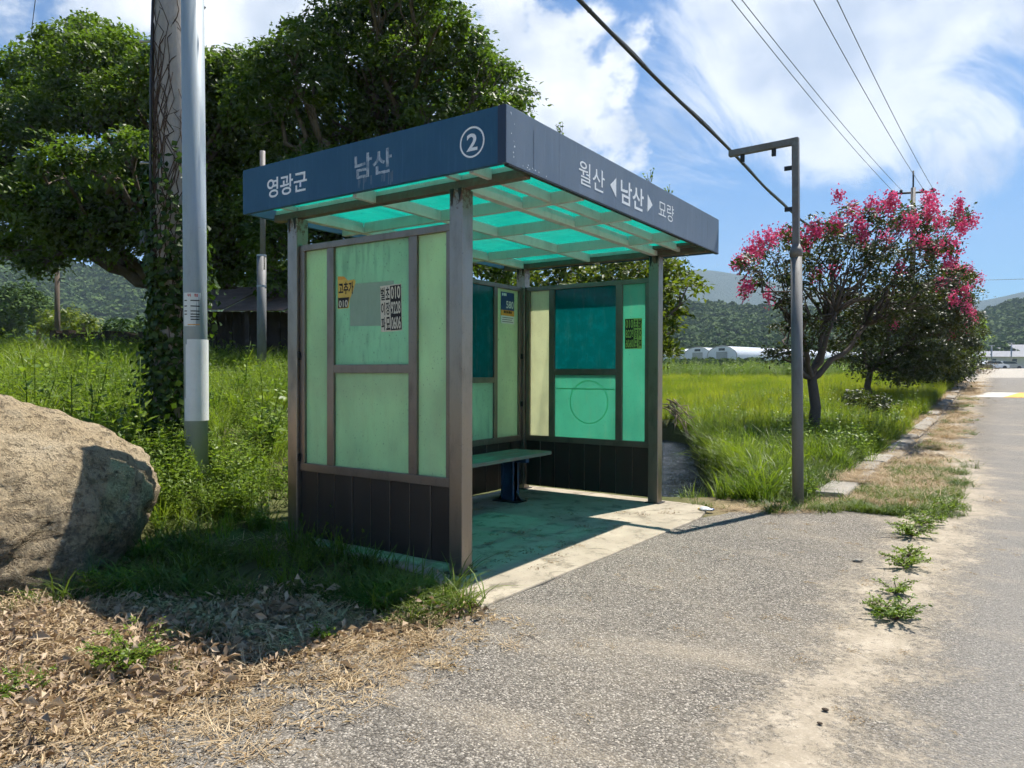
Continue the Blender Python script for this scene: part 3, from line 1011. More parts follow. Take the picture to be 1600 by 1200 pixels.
def grave_poster(cx_, cz_, w_, h_, y_, paper, flip, label, tilt=0.0):
    """two columns of stacked words beside three rows of figures, white on black"""
    s = -1 if flip else 1
    rt = np.array([s * math.cos(tilt), 0, math.sin(tilt)])
    up = np.array([-s * math.sin(tilt) * 1.0, 0, math.cos(tilt)])
    ctr = np.array([cx_, y_, cz_])
    face = np.array([0, -1.0, 0]) * 0.0012

    def q(u0, u1, v0, v1, lift):
        return [ctr + rt * u * w_ + up * v * h_ + face * lift for u, v in ((u0, v0), (u1, v0), (u1, v1), (u0, v1))]
    p = MB().add(q(-.5, .5, -.5, .5, 0), [(0, 1, 2, 3)]).build('poster', paper, shelter)
    p['label'] = label
    MB().add(q(-.02, .48, -.48, .48, 1), [(0, 1, 2, 3)]).build('black_field', 'black_print', p)
    for r_, (a_, b_, num) in enumerate((('벌', '초', '010'), ('이', '장', '9228'), ('파', '묘', '0606'))):
        vz = 0.325 - 0.325 * r_
        for u, ch in ((-0.375, a_), (-0.145, b_)):
            lettering(ch, h_ * 0.28, ctr + rt * u * w_ + up * vz * h_ + face * 1, rt, up, 'black_print', p, 0.018, w_ * 0.19)
        lettering(num, h_ * 0.27, ctr + rt * 0.23 * w_ + up * vz * h_ + face * 2, rt, up, paper, p, 0.022, w_ * 0.44)
    return p


yl_ = 0.055 - 0.0045
grave_poster(-0.712, 1.893, 0.215, 0.345, yl_, 'cream_print', False, 'peeling cream poster with black words and a telephone number', 0.03)
grave_poster(-0.315, 1.855, 0.205, 0.335, 3.435 - 0.0045, 'green_print', True, 'yellow green poster of words and figures seen reversed through the pane')
# torn orange poster
pts = [(-1.285, yl_, 1.915), (-1.165, yl_, 1.915), (-1.15, yl_, 1.985), (-1.115, yl_, 2.04), (-1.085, yl_, 2.115), (-1.10, yl_, 2.135), (-1.17, yl_, 2.13), (-1.215, yl_, 2.165), (-1.285, yl_, 2.17)]
tp = MB().add(pts, [tuple(range(len(pts)))]).build('poster', 'yellow_print', shelter)
tp['label'] = 'torn remnant of a yellow and orange poster'
MB().add([(x, y - 0.0008, z) for x, y, z in [(-1.283, yl_, 2.142), (-1.19, yl_, 2.142), (-1.215, yl_, 2.163), (-1.283, yl_, 2.168)]], [(0, 1, 2, 3)]).build('orange_band', 'orange_print', tp)
MB().add([(x, y - 0.0008, z) for x, y, z in [(-1.281, yl_, 1.92), (-1.175, yl_, 1.92), (-1.155, yl_, 2.0), (-1.281, yl_, 2.0)]], [(0, 1, 2, 3)]).build('black_field', 'black_print', tp)
lettering('고추가', 0.095, (-1.192, yl_ - 0.0012, 2.072), RX_, UP, 'black_print', tp, 0.03, 0.165)
lettering('010', 0.055, (-1.222, yl_ - 0.0016, 1.952), RX_, UP, 'cream_print', tp, 0.02, 0.10)
# ghost of a removed notice
mt, n, out = newmat('glue_ghost')
oc = objc(n)
f = n.noise(n.mapping(oc, (1, 1, 0.3)), 18, 6, 0.7)
c = n.mix(f, (0.22, 0.33, 0.23), (0.34, 0.46, 0.33))
finish(n, out, principled(n, c, 0.7))
MB().add([(x, yl_ + 0.0006, z) for x, z in ((-1.15, 1.775), (-0.80, 1.765), (-0.685, 1.76), (-0.685, 2.095), (-1.15, 2.10))], [(0, 1, 2, 3, 4)]).build('glue_patch', 'glue_ghost', shelter)
# bus stop name plate on the back wall
xb = -1.775 + 0.006
bp = MB().box(xb, xb + 0.004, 2.965, 3.235, 2.155, 2.365).build('name_plate', 'sign_blue', shelter)
bp['label'] = 'small blue plate with the number 580 over orange and white strips'
MB().box(xb, xb + 0.004, 2.965, 3.235, 2.09, 2.1545).build('orange_strip', 'orange_print', bp)
MB().box(xb, xb + 0.004, 2.965, 3.235, 2.0, 2.0895).build('white_strip', 'sign_white', bp)
xx = xb + 0.0052
lettering('580', 0.085, (xx, 3.145, 2.222), RYv, UP, 'sign_white', bp, 0.012, 0.15)
for k in range(3):        # small print too fine to read: one mark for each character
    MB().box(xb + 0.0045, xb + 0.0055, 2.985 + k * 0.032, 3.009 + k * 0.032, 2.320, 2.350).build('small_print', 'sign_white', bp)
for k in range(5):
    MB().box(xb + 0.0045, xb + 0.0055, 3.02 + k * 0.034, 3.043 + k * 0.034, 2.119, 2.146).build('small_print', 'black_print', bp)
for k in range(3):
    MB().box(xb + 0.0045, xb + 0.0055, 2.985, 3.215 - 0.03 * (k % 2), 2.065 - k * 0.024, 2.071 - k * 0.024).build('text_line', 'black_print', bp)
# round mark and tape line left on the lower far pane
mt, n, out = newmat('disc_mark')
s_ = n.add('ShaderNodeMixShader', {0: 0.6, 1: principled(n, (0.24, 0.68, 0.46), 0.5).outputs[0], 2: n.add('ShaderNodeBsdfTranslucent', {'Color': (0.26, 0.80, 0.50, 1)}).outputs[0]})
finish(n, out, s_)
yd = 3.435 - 0.0042
cen = (-0.865, 1.09)
MB().add([(cen[0] + r_ * math.cos(t), yd, cen[1] + r_ * math.sin(t)) for r_ in (0.25, 0.236) for t in np.linspace(0, 2 * np.pi, 41)[:-1]],
         [(i_, (i_ + 1) % 40, 40 + (i_ + 1) % 40, 40 + i_) for i_ in range(40)]).build('ring_mark', 'disc_mark', shelter)
MB().box(-1.28, -0.545, yd - 0.001, yd, 1.232, 1.246).build('tape_line', 'disc_mark', shelter)

# bench inside
bench = thing('bench', 'green grey plank bench on blue steel legs inside the shelter', 'bench', (-1.4, 1.75, 0.022))
MB().box(-1.64, -1.405, 0.36, 3.08, 0.50, 0.54).build('seat_plank', 'bench_wood', bench, bevel=0.006)
MB().box(-1.39, -1.155, 0.36, 3.10, 0.50, 0.54).build('seat_plank', 'bench_wood', bench, bevel=0.006)
for yb in (0.85, 2.62):
    leg = MB().box(-1.475, -1.32, yb - 0.03, yb + 0.03, 0.034, 0.455).box(-1.475, -1.465, yb - 0.06, yb + 0.06, 0.034, 0.455).box(-1.33, -1.32, yb - 0.06, yb + 0.06, 0.034, 0.455).build('leg', 'blue_paint', bench)
    MB().box(-1.62, -1.17, yb - 0.03, yb + 0.03, 0.456, 0.498).build('seat_bracket', 'blue_paint', leg)
    mb = MB()
    for sx in (-1, 1):
        xg = -1.3975 + sx * 0.0785
        mb.prism([(xg, yb - 0.004, 0.036), (xg + sx * 0.07, yb - 0.004, 0.036), (xg, yb - 0.004, 0.14)], (0, 0, 0), (0, 0.008, 0))
    mb.build('gusset', 'dark_metal', leg)
    MB().box(-1.56, -1.235, yb - 0.10, yb + 0.10, 0.0225, 0.0335).build('foot_plate', 'dark_metal', leg)

# ------------------------------------------------------------------ sign post without its sign
pb = PZ(1247, 792)
px0, py0 = float(pb[0]), float(pb[1])
sp_ = thing('sign_post', 'grey steel post with an empty bent sign bracket beside the kerb end', 'sign post', (px0, py0, 0))
lean = np.array([-0.060, 0.02, 0])
top = 3.93
f_ = lambda z: np.array([px0, py0, z]) + lean * z / top
MB().tube([f_(-0.2), f_(2.70)], 0.058, 20).build('pole', 'post_grey', sp_, True)
MB().tube([f_(2.66), f_(2.74), f_(2.745), f_(2.80)], [0.064, 0.064, 0.06, 0.038], 20).build('collar', 'post_grey', sp_, True)
t0, t1 = f_(2.78), f_(top)
mb = MB()
hw = 0.033
mb.add([(p[0] + a * hw, p[1] + b * hw, p[2]) for p in (t0, t1) for a, b in ((-1, -1), (1, -1), (1, 1), (-1, 1))],
       [(0, 1, 5, 4), (1, 2, 6, 5), (2, 3, 7, 6), (3, 0, 4, 7), (4, 5, 6, 7), (3, 2, 1, 0)])
mb.build('upright', 'post_grey', sp_)
ae = np.array([0.47, t1[1] + 0.05, top - 0.035])
a0 = np.array([t1[0] - hw, t1[1], top - 0.035])
mb = MB()
mb.add([(p[0], p[1] + a * hw, p[2] + b * hw) for p in (a0, ae) for a, b in ((-1, -1), (1, -1), (1, 1), (-1, 1))],
       [(0, 1, 5, 4), (1, 2, 6, 5), (2, 3, 7, 6), (3, 0, 4, 7), (4, 5, 6, 7), (3, 2, 1, 0)])
mb.build('arm', 'post_grey', sp_)
for k in (0.28, 0.78):
    c_ = a0 + (ae - a0) * k
    MB().box(c_[0] - 0.022, c_[0] + 0.022, c_[1] - 0.012, c_[1] + 0.012, c_[2] - 0.115, c_[2] - hw).build('clip', 'dark_metal', sp_)
for z in (3.62, 3.18):
    c_ = f_(z)
    MB().box(c_[0] - 0.115, c_[0] - hw, c_[1] - 0.012, c_[1] + 0.012, z - 0.022, z + 0.022).build('clip', 'dark_metal', sp_)

# ------------------------------------------------------------------ poles on the bank
def base_of(px, t):
    q_ = P(px, 585.5, t)
    return np.array([q_[0], q_[1], gz_(q_[0], q_[1])])


sb = base_of(307, 7.0)
steel = thing('steel_pole', 'smooth galvanised steel pole with a white notice in front of the concrete pole', 'pole', sb)
MB().tube([sb + (0, 0, -0.2), sb + (-0.012, -0.005, 2), sb + (-0.035, -0.02, 6.5)], [0.108, 0.107, 0.100], 28).build('shaft', 'galv', steel, True)
MB().tube([sb + (0, 0, 0.58), sb + (-0.002, 0, 1.36)], [0.1105, 0.1100], 28, cap=False).build('painted_sleeve', 'sign_white', steel, True)
# notice wrapped round the shaft
tocam = math.atan2(CAM[1] - sb[1], CAM[0] - sb[0])
rr = 0.1085
zc0 = float(P(305, 485, 7.0)[2])


def curved(z0, z1, a0, a1, r_, name, mat, parent):
    k = 9
    v = []
    for z in (z0, z1):
        for i in range(k):
            a = tocam + a0 + (a1 - a0) * i / (k - 1)
            v.append((sb[0] - 0.014 + r_ * math.cos(a), sb[1] - 0.006 + r_ * math.sin(a), z))
    return MB().add(v, [(i, i + 1, k + i + 1, k + i) for i in range(k - 1)]).build(name, mat, parent, True)


note = curved(zc0 - 0.16, zc0 + 0.16, -1.05, 0.62, rr + 0.0015, 'notice', 'sign_white', steel)
note['label'] = 'white warning notice with red heading'


def wrap_text(body, h, zc_, amid, mat, width):
    me, v, ext = text_mesh(body, 1.0, 0.02)
    ky, kx = h / ext[1], width / ext[0]
    a = tocam + amid + v[:, 0] * kx / rr
    co = np.stack([sb[0] - 0.014 + (rr + 0.003) * np.cos(a), sb[1] - 0.006 + (rr + 0.003) * np.sin(a), zc_ + v[:, 1] * ky], 1) - ORIGIN[steel.name]
    me.vertices.foreach_set('co', co.astype(np.float32).ravel())
    me.update()
    me.materials.clear()
    me.materials.append(MATS[mat])
    link_mesh('lettering', me, note)


wrap_text('위  험', 0.028, zc0 + 0.135, -0.2, 'red_print', 0.095)
for k, zo in enumerate((0.085, 0.032, -0.015, -0.045, -0.070, -0.095)):
    curved(zc0 + zo - 0.005, zc0 + zo + 0.005, -0.35, 0.38, rr + 0.003, 'text_line', 'black_print', note)
    if k < 4:
        curved(zc0 + zo - 0.005, zc0 + zo + 0.005, -0.95, -0.68, rr + 0.003, 'text_line', 'black_print', note)
curved(zc0 - 0.148, zc0 - 0.140, -0.6, 0.38, rr + 0.003, 'text_line', 'orange_print', note)

cb = base_of(275, 7.7)
conc = thing('utility_pole', 'weathered concrete utility pole wrapped in bare vines behind the steel pole', 'utility pole', cb)
CR = 0.205
MB().tube([cb + (0, 0, -0.3), cb + (0, 0, 3), cb + (0.02, 0, 9.5)], [CR + 0.02, CR, CR - 0.03], 28).build('shaft', 'pole_concrete', conc, True)
rv = np.array([_R[0], _R[1], 0])
for (px_, py_, s_) in ((245, 68, -1), (238, 256, -1), (330, 15, 1), (330, 195, 1)):
    z = float(P(px_, py_, 7.7)[2])
    a = cb + (0, 0, z - cb[2])
    b = a + s_ * rv * (0.215 if s_ < 0 else 0.16)
    MB().tube([a + s_ * rv * 0.1, b + s_ * rv * 0.12, b + s_ * rv * 0.15, b + s_ * rv * 0.15 + (0, 0, 0.001)], [0.012, 0.012, 0.02, 0.02], 8).build('step_bolt', 'bolt', conc)
# conduit cable running down the left side
cabp = [P(240, -40, 7.5), P(236, 100, 7.5), P(235, 260, 7.5), P(238, 420, 7.6), P(243, 560, 7.6)]
MB().tube(cabp, 0.014, 8).build('down_cable', 'cable', conc, True)
ub = P(231, 370, 7.75)
MB().box(ub[0] - 0.06, ub[0] + 0.10, ub[1] - 0.07, ub[1] + 0.07, ub[2] - 0.11, ub[2] + 0.07).build('junction_box', 'dark_metal', conc, bevel=0.03)

# climbing plant on the concrete pole
ivy = thing('climbing_ivy', 'dark green ivy climbing the lower half of the concrete pole', 'ivy', cb)
lv, lt, vv, nb_ = [], [], [], 0
k = 5200
ang = rng.uniform(0, 2 * np.pi, k)
zz_ = cb[2] + 3.3 * rng.beta(1.0, 1.35, k)
dense = rng.random(k) < np.interp(zz_ - cb[2], [0, 1.9, 2.6, 3.3], [1, 1, 0.55, 0.12])
ang, zz_ = ang[dense], zz_[dense]
k = len(ang)
rad = CR + 0.02 + np.abs(rng.normal(0, 0.06, k)) * (1 + 0.5 * np.sin(zz_ * 3 + ang))
c_ = np.stack([cb[0] + rad * np.cos(ang), cb[1] + rad * np.sin(ang), zz_], 1)
nrm = np.stack([np.cos(ang), np.sin(ang), np.full(k, 0.35)], 1) + rng.normal(0, 0.45, (k, 3))
nrm /= np.linalg.norm(nrm, axis=1)[:, None]
v, t = leaves(c_, nrm, rng.uniform(0.05, 0.10, k), rng.uniform(0.045, 0.085, k))
me = fast_mesh('foliage', v - cb, tris=t, mat='ivy', vattr=np.repeat(rng.random(k), 4))
link_mesh('foliage', me, ivy)
mb = MB()
for j in range(95):
    a = rng.uniform(0, 2 * np.pi)
    z = cb[2] + rng.uniform(0, 3.5)
    pth = []
    for s_ in range(14):
        pth.append((cb[0] + (CR + 0.008) * math.cos(a), cb[1] + (CR + 0.008) * math.sin(a), z))
        a += rng.normal(0, 0.34)
        z += rng.uniform(0.03, 0.3)
    mb.tube(pth, np.linspace(0.007, 0.003, 14), 5)
mb.build('stem', 'vine_stem', ivy, True)

# second slim pole far behind, beside the shed
q_ = base_of(409, 15.0)
back_pole = thing('lamp_pole', 'slim two-stage grey pole standing before the dark shed', 'pole', q_)
zt_ = float(P(409, 238, 15)[2])
zj_ = float(P(409, 400, 15)[2])
MB().tube([q_, (q_[0], q_[1], zj_)], 0.095, 16).build('shaft', 'post_grey', back_pole, True)
MB().tube([(q_[0] + 0.04, q_[1], zj_ - 0.3), (q_[0] + 0.04, q_[1], zt_)], 0.055, 16).build('upper_shaft', 'post_grey', back_pole, True)
for zr_ in (0.3, 0.55):
    z = q_[2] + (zj_ - q_[2]) * (0.45 + zr_)
    MB().tube([(q_[0], q_[1], z - 0.02), (q_[0], q_[1], z + 0.02)], 0.1, 16).build('band', 'bolt', back_pole)

# ------------------------------------------------------------------ boulder
import bmesh
from mathutils import noise as mnoise
bc = base_of(-116, 5.14)
bc[2] -= 0.40
bm = bmesh.new()
bmesh.ops.create_icosphere(bm, subdivisions=6, radius=1.0)
toc = np.array([CAM[0] - bc[0], CAM[1] - bc[1], 0])
toc /= np.linalg.norm(toc)
rgt = np.array([-toc[1], toc[0], 0])
rgt = rgt if rgt @ _R > 0 else -rgt
for v in bm.verts:
    d = np.array(v.co)
    # flattened, shouldered block: superellipsoid in its own frame (right, towards the road, up)
    e = 2.6
    k_ = (abs(d[0]) ** e + abs(d[1]) ** e + abs(d[2]) ** e) ** (-1 / e)
    d = d * k_
    u, w_, h_ = d[0] * 1.50, d[1] * 1.16, d[2]
    hz = 0.50 + 0.83 * h_
    hz -= 0.12 * max(0, u) ** 1.8 * max(0, h_)                    # shoulder drops to the right
    w_ *= 1.06 - 0.36 * h_                                  # face leans back
    u -= 0.16 * max(0, u) * max(0, -h_) ** 0.8               # undercut at lower right
    p = Vector((u, w_, hz))
    nz = mnoise.fractal(p * 1.5 + Vector((3, 1, 7)), 0.75, 2.1, 7) * 0.07
    rd = mnoise.ridged_multi_fractal(p * 1.9 + Vector((9, 2, 4)), 0.9, 2.2, 5, 1.0, 2.0) * 0.035
    fine = mnoise.fractal(p * 7.0, 0.6, 2.2, 5) * 0.028
    dn = p - Vector((0, 0, 0.45))
    dn.normalize()
    p = p + dn * (nz - rd + fine)
    wp = rgt * p.x + toc * p.y
    v.co = (wp[0], wp[1], p.z)
me = bpy.data.meshes.new('boulder')
bm.to_mesh(me)
bm.free()
me.polygons.foreach_set('use_smooth', np.ones(len(me.polygons), bool))
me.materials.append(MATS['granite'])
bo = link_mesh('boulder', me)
bo.location = tuple(bc)
tag(bo, 'large weathered tan granite boulder lying in the dry leaves', 'boulder')
BOULDER = bc[:2]

# ------------------------------------------------------------------ trees
def curve_path(a, b, k=6, sag=0.0, wob=0.05):
    a, b = np.asarray(a, float), np.asarray(b, float)
    t = np.linspace(0, 1, k)[:, None]
    L = np.linalg.norm(b - a)
    p = a + (b - a) * t + np.array([0, 0, sag * L]) * (t * (1 - t) * 4)
    w_ = rng.normal(0, wob * L, (k, 3)) * (np.sin(np.pi * t))
    return p + w_


def crown(clumps, per_area, leaf, spray, nleaf, mat_shell=0.5, flat=0.55):
    """leaf sprays spread through the clumps; clumps = [(centre, radius)]"""
    cs, ns, ax = [], [], []
    for (c, r) in clumps:
        k = max(6, int(per_area * r * r))
        d = rand_unit(k)
        d[:, 2] = d[:, 2] * 0.85 + 0.1
        rad = r * rng.uniform(mat_shell, 1.08, k) ** 0.8
        sc_ = c + d * rad[:, None] * np.array([1, 1, 0.85])
        nr = d * (1 - flat) + np.array([0, 0, flat]) + rng.normal(0, 0.22, (k, 3))
        nr /= np.linalg.norm(nr, axis=1)[:, None]
        sr_ = spray * rng.uniform(0.6, 1.3, k)
        m_ = rng.poisson(nleaf, k) + 3
        rep = np.repeat(np.arange(k), m_)
        off = rng.normal(0, 0.5, (len(rep), 3)) * sr_[rep][:, None]
        nn = nr[rep]
        off -= nn * (off * nn).sum(1)[:, None] * 0.72
        off -= np.array([0, 0, 1]) * (np.linalg.norm(off, axis=1)[:, None] ** 2) * 0.35
        cs.append(sc_[rep] + off)
        ln = nn + rng.normal(0, 0.42, (len(rep), 3))
        ns.append(ln / np.linalg.norm(ln, axis=1)[:, None])
        ax.append(off + rng.normal(0, 0.15, off.shape))
    c, nr, ax = np.vstack(cs), np.vstack(ns), np.vstack(ax)
    k = len(c)
    L = leaf * rng.uniform(0.7, 1.35, k)
    v, t = leaves(c, nr, L, L * 0.52, axis=ax)
    return v, t, np.repeat(np.clip(rng.normal(0.5, 0.25, k), 0, 1), 4)


def limbs(mb, base, fork, clumps, r0, groups, seg=9, sag=0.06):
    fork = np.asarray(fork, float)
    mid = (np.asarray(base) + fork) / 2 + rng.normal(0, 0.06, 3) * np.array([1, 1, 0])
    mb.tube([base - np.array([0, 0, 0.3]), base + (0, 0, 0.12), mid, fork], [r0 * 1.45, r0 * 1.12, r0 * 0.95, r0 * 0.85], seg + 5)
    cs = np.array([c for c, r in clumps])
    d = cs - fork
    # group clumps by direction, one limb each
    pick = [int(rng.integers(len(cs)))]
    un = d / np.linalg.norm(d, axis=1)[:, None]
    while len(pick) < min(groups, len(cs)):
        pick.append(int(np.argmin((un @ un[pick].T).max(1))))
    own = (un @ un[pick].T).argmax(1)
    for gi in range(len(pick)):
        ii = np.where(own == gi)[0]
        if not len(ii):
            continue
        cen = fork + (cs[ii].mean(0) - fork) * 0.55
        lp = curve_path(fork - (0, 0, 0.05), cen, 7, -sag, 0.035)
        mb.tube(lp, np.linspace(r0 * 0.62, r0 * 0.34, 7), seg)
        for i in ii:
            bp_ = curve_path(cen, cs[i], 7, sag, 0.06)
            mb.tube(bp_, np.linspace(r0 * 0.26, r0 * 0.06, 7), max(5, seg - 3))
            c, r = clumps[i]
            for s_ in range(5):
                e = c + rand_unit(1)[0] * r * 0.85
                mb.tube(curve_path(bp_[4], e, 4, 0.03, 0.08), np.linspace(r0 * 0.07, r0 * 0.02, 4), 4)


def px_clumps(lst, t, jit, back=0.0, rscale=1.0):
    out = []
    for item in lst:
        x, y, r = item[:3]
        tt = item[3] if len(item) > 3 else t + rng.uniform(-jit, jit)
        out.append((P(x, y, tt), r / FPX * tt * rscale))
        if back and len(item) <= 3:
            t2 = tt + back * rng.uniform(0.7, 1.3)
            out.append((P(x + rng.uniform(-8, 8), y + rng.uniform(-8, 8), t2), r / FPX * t2 * rscale * 0.95))
    return out


def make_tree(name, label, base, fork, clumps, r0, groups, leaf, spray, nleaf, per_area, mat='zelkova', bark='bark', shell=0.45, group=None, cat='tree', extra=None, flat=0.55):
    o = thing(name, label, cat, base, group)
    mb = MB()
    limbs(mb, np.asarray(base), fork, clumps, r0, groups)
    mb.build('trunk', bark, o, True)
    v, t, at = crown(clumps, per_area, leaf, spray, nleaf, shell, flat)
    link_mesh('crown', fast_mesh('crown', v - np.asarray(base), tris=t, mat=mat, vattr=at), o)
    if extra:
        v, t, at = extra[0]
        link_mesh(extra[1], fast_mesh(extra[1], v - np.asarray(base), tris=t, mat=extra[2], vattr=at), o)
    return o


A = [(55, 120, 52), (110, 80, 50), (155, 62, 40), (195, 95, 50), (235, 120, 42), (25, 190, 58), (100, 165, 58), (175, 165, 58), (238, 190, 55), (15, 275, 58),
     (90, 300, 58), (170, 290, 58), (235, 270, 55), (30, 345, 52), (105, 360, 50), (170, 345, 50), (230, 350, 45), (75, 398, 30), (20, 392, 26), (125, 385, 28), (55, 415, 22),
     (-60, 190, 80), (-60, 300, 80), (-130, 240, 90), (300, 130, 45), (350, 150, 48), (300, 210, 52), (355, 215, 52), (390, 160, 46), (300, 290, 50), (360, 290, 50), (395, 230, 50), (300, 365, 42), (350, 355, 45), (392, 345, 44), (345, 405, 34), (395, 400, 40), (430, 430, 34), (420, 470, 24), (355, 435, 26), (262, 98, 38), (300, 105, 38), (345, 112, 36), (392, 112, 36), (275, 165, 44), (330, 165, 44), (200, 300, 46, 21), (232, 318, 40, 21.5), (180, 345, 44, 21), (225, 365, 40, 21.5), (140, 310, 44, 21), (205, 255, 40, 21.2), (60, 330, 44, 21), (20, 300, 44, 21), (170, 385, 26, 22), (110, 330, 40, 21), (240, 395, 26, 22),
     (90, 243, 36, 18.5), (135, 236, 32, 18.5), (60, 256, 26, 18.6), (212, 225, 30, 18.8), (160, 262, 26, 18.6)]
bA = base_of(262, 24.0)
clA = px_clumps(A, 23.5, 1.6, 3.2, 1.08)
make_tree('zelkova_tree', 'broad dark zelkova tree at far left behind the concrete pole', bA, bA + (0, 0, 2.6), clA, 0.42, 9, 0.165, 0.42, 20, 62)
B = [(430, 105, 45), (470, 70, 40), (520, 42, 42), (575, 15, 45), (640, 15, 48), (690, 35, 42), (725, 70, 38), (420, 160, 50), (490, 130, 52), (560, 95, 55), (635, 90, 55), (700, 115, 48), (757, 105, 30), (790, 125, 26),
     (815, 152, 20), (445, 225, 55), (520, 190, 55), (600, 165, 55), (675, 175, 52), (740, 160, 44), (780, 165, 34), (800, 185, 25), (430, 300, 52), (500, 270, 55), (580, 245, 55), (660, 235, 52), (740, 220, 46), (435, 370, 50), (520, 350, 55), (600, 330, 50),
     (560, -50, 65), (650, -50, 62), (610, -120, 80), (680, 300, 50), (760, 300, 50), (640, 400, 50), (560, 420, 50), (720, 400, 50), (790, 420, 40), (425, 440, 34)]
bB = base_of(545, 22.0)
clB = px_clumps(B, 20.5, 1.6, 3.0, 1.06)
make_tree('zelkova_tree', 'tall sunlit zelkova tree rising behind the shelter roof', bB, bB + (0, 0, 2.4), clB, 0.45, 10, 0.150, 0.38, 20, 68)
Cc = [(845, 440, 34), (900, 425, 38), (960, 430, 36), (1015, 425, 30), (1050, 418, 24), (1075, 445, 18), (1040, 465, 26), (1060, 490, 20), (1035, 510, 22), (985, 470, 40), (915, 470, 42), (860, 490, 40), (1040, 545, 12), (950, 380, 30), (880, 385, 28), (1000, 385, 24), (1000, 520, 34), (930, 520, 38)]
bC = base_of(950, 13.5)
make_tree('young_tree', 'leafy light green tree close behind the far wall of the shelter', bC, bC + (0, 0, 0.9), px_clumps(Cc, 13.5, 0.7, 1.3, 1.1), 0.13, 6, 0.115, 0.27, 17, 105, mat='young_leaf')


def blossoms(points, t, r):
    cs, ns = [], []
    for item in points:
        x, y, s_ = item[:3]
        c = P(x, y, t + rng.uniform(-0.8, 0.8))
        rr_ = s_ / FPX * t
        for j in range(max(3, int(s_ * 0.8))):
            pc = c + rand_unit(1)[0] * rr_ * rng.uniform(0.2, 1.0) * np.array([1, 1, 0.9])
            k = int(rng.integers(14, 30))
            off = rng.normal(0, 1, (k, 3)) * np.array([0.05, 0.05, 0.085]) * r
            cs.append(pc + off)
            ns.append(rand_unit(k))
    c, nr = np.vstack(cs), np.vstack(ns)
    k = len(c)
    v, t_ = leaves(c, nr, rng.uniform(0.035, 0.06, k) * r, rng.uniform(0.035, 0.055, k) * r, 0.3)
    return v, t_, np.repeat(np.clip(rng.normal(0.5, 0.28, k), 0, 1), 4)


# crape myrtles along the verge
M1 = [(1163, 410, 20), (1200, 392, 24), (1240, 372, 24), (1285, 355, 26), (1335, 348, 28), (1385, 345, 28), (1430, 348, 28), (1475, 350, 20), (1508, 340, 12), (1185, 440, 20), (1225, 425, 26), (1275, 405, 28), (1330, 398, 30), (1385, 395, 30), (1440, 395, 28), (1480, 385, 18), (1225, 470, 18), (1270, 450, 24), (1320, 450, 26), (1375, 445, 28), (1425, 440, 28), (1470, 435, 24), (1505, 440, 16), (1300, 498, 20), (1345, 495, 24), (1400, 490, 26), (1450, 480, 24), (1260, 500, 12), (1228, 548, 14), (1205, 552, 8), (1255, 540, 12), (1330, 540, 16), (1300, 545, 10), (1225, 515, 16), (1250, 480, 18), (1280, 520, 18), (1320, 515, 22), (1300, 470, 22), (1345, 470, 24), (1245, 440, 20), (1360, 420, 26), (1310, 380, 26), (1255, 400, 22)]
b1 = P(1270, 640, 14.2)
b1[2] = gz_(b1[0], b1[1])
F1 = [(1150, 412, 10), (1165, 400, 14), (1180, 385, 14), (1200, 372, 16), (1225, 365, 14), (1250, 378, 14), (1272, 360, 14), (1312, 308, 7), (1330, 330, 12), (1305, 350, 14), (1345, 350, 14), (1362, 322, 12), (1388, 320, 14), (1396, 310, 7), (1425, 348, 14), (1405, 352, 14), (1450, 312, 14), (1455, 330, 14), (1470, 345, 12), (1497, 322, 10), (1520, 348, 10), (1500, 360, 10), (1160, 455, 9), (1170, 450, 8), (1200, 465, 6), (1450, 385, 16), (1480, 385, 14), (1440, 372, 12), (1485, 405, 12), (1300, 420, 10), (1275, 430, 10), (1404, 420, 8), (1350, 370, 12), (1380, 372, 10)]
make_tree('crape_myrtle_tree', 'nearest pink flowering crape myrtle, its trunk beside the sign post', b1, P(1268, 588, 14.2), px_clumps(M1, 14.2, 1.1, 1.2, 1.1), 0.105, 7, 0.082, 0.20, 14, 105, mat='myrtle', bark='bark_myrtle', group='crape myrtles along the verge',
          extra=(blossoms(F1, 14.2, 1.0), 'blossom', 'blossom'))
M2 = [(1345, 535, 22), (1385, 515, 32), (1430, 505, 34), (1470, 500, 28), (1410, 555, 26), (1375, 560, 20), (1450, 550, 28), (1480, 460, 28), (1505, 465, 22), (1440, 460, 30), (1320, 560, 12), (1490, 430, 24), (1350, 570, 22), (1400, 580, 26), (1440, 575, 26), (1475, 565, 26), (1420, 470, 34), (1380, 480, 30), (1500, 500, 26), (1345, 505, 20)]
b2 = P(1361, 612, 22.5)
b2[2] = gz_(b2[0], b2[1])
F2 = [(1490, 425, 14), (1510, 430, 14), (1528, 436, 10), (1505, 455, 14), (1490, 468, 12), (1515, 480, 12), (1470, 440, 12), (1385, 492, 6), (1400, 500, 6)]
make_tree('crape_myrtle_tree', 'second crape myrtle of the row, dense dark crown on a thin straight trunk', b2, P(1361, 575, 22.5), px_clumps(M2, 22.0, 1.2, 1.5, 1.2), 0.10, 6, 0.10, 0.25, 17, 95, mat='myrtle', bark='bark_myrtle', group='crape myrtles along the verge',
          extra=(blossoms(F2, 21.5, 1.1), 'blossom', 'blossom'))
M3 = [(1420, 565, 22), (1445, 545, 26), (1480, 530, 26), (1500, 505, 24), (1510, 540, 18), (1470, 570, 18), (1505, 575, 12), (1525, 520, 12), (1520, 495, 12), (1440, 585, 22), (1475, 588, 20), (1500, 585, 16), (1465, 500, 28), (1515, 560, 16)]
b3 = P(1448, 606, 30.0)
b3[2] = gz_(b3[0], b3[1])
F3 = [(1515, 500, 10), (1505, 515, 10), (1490, 520, 9), (1500, 487, 9), (1460, 515, 8)]
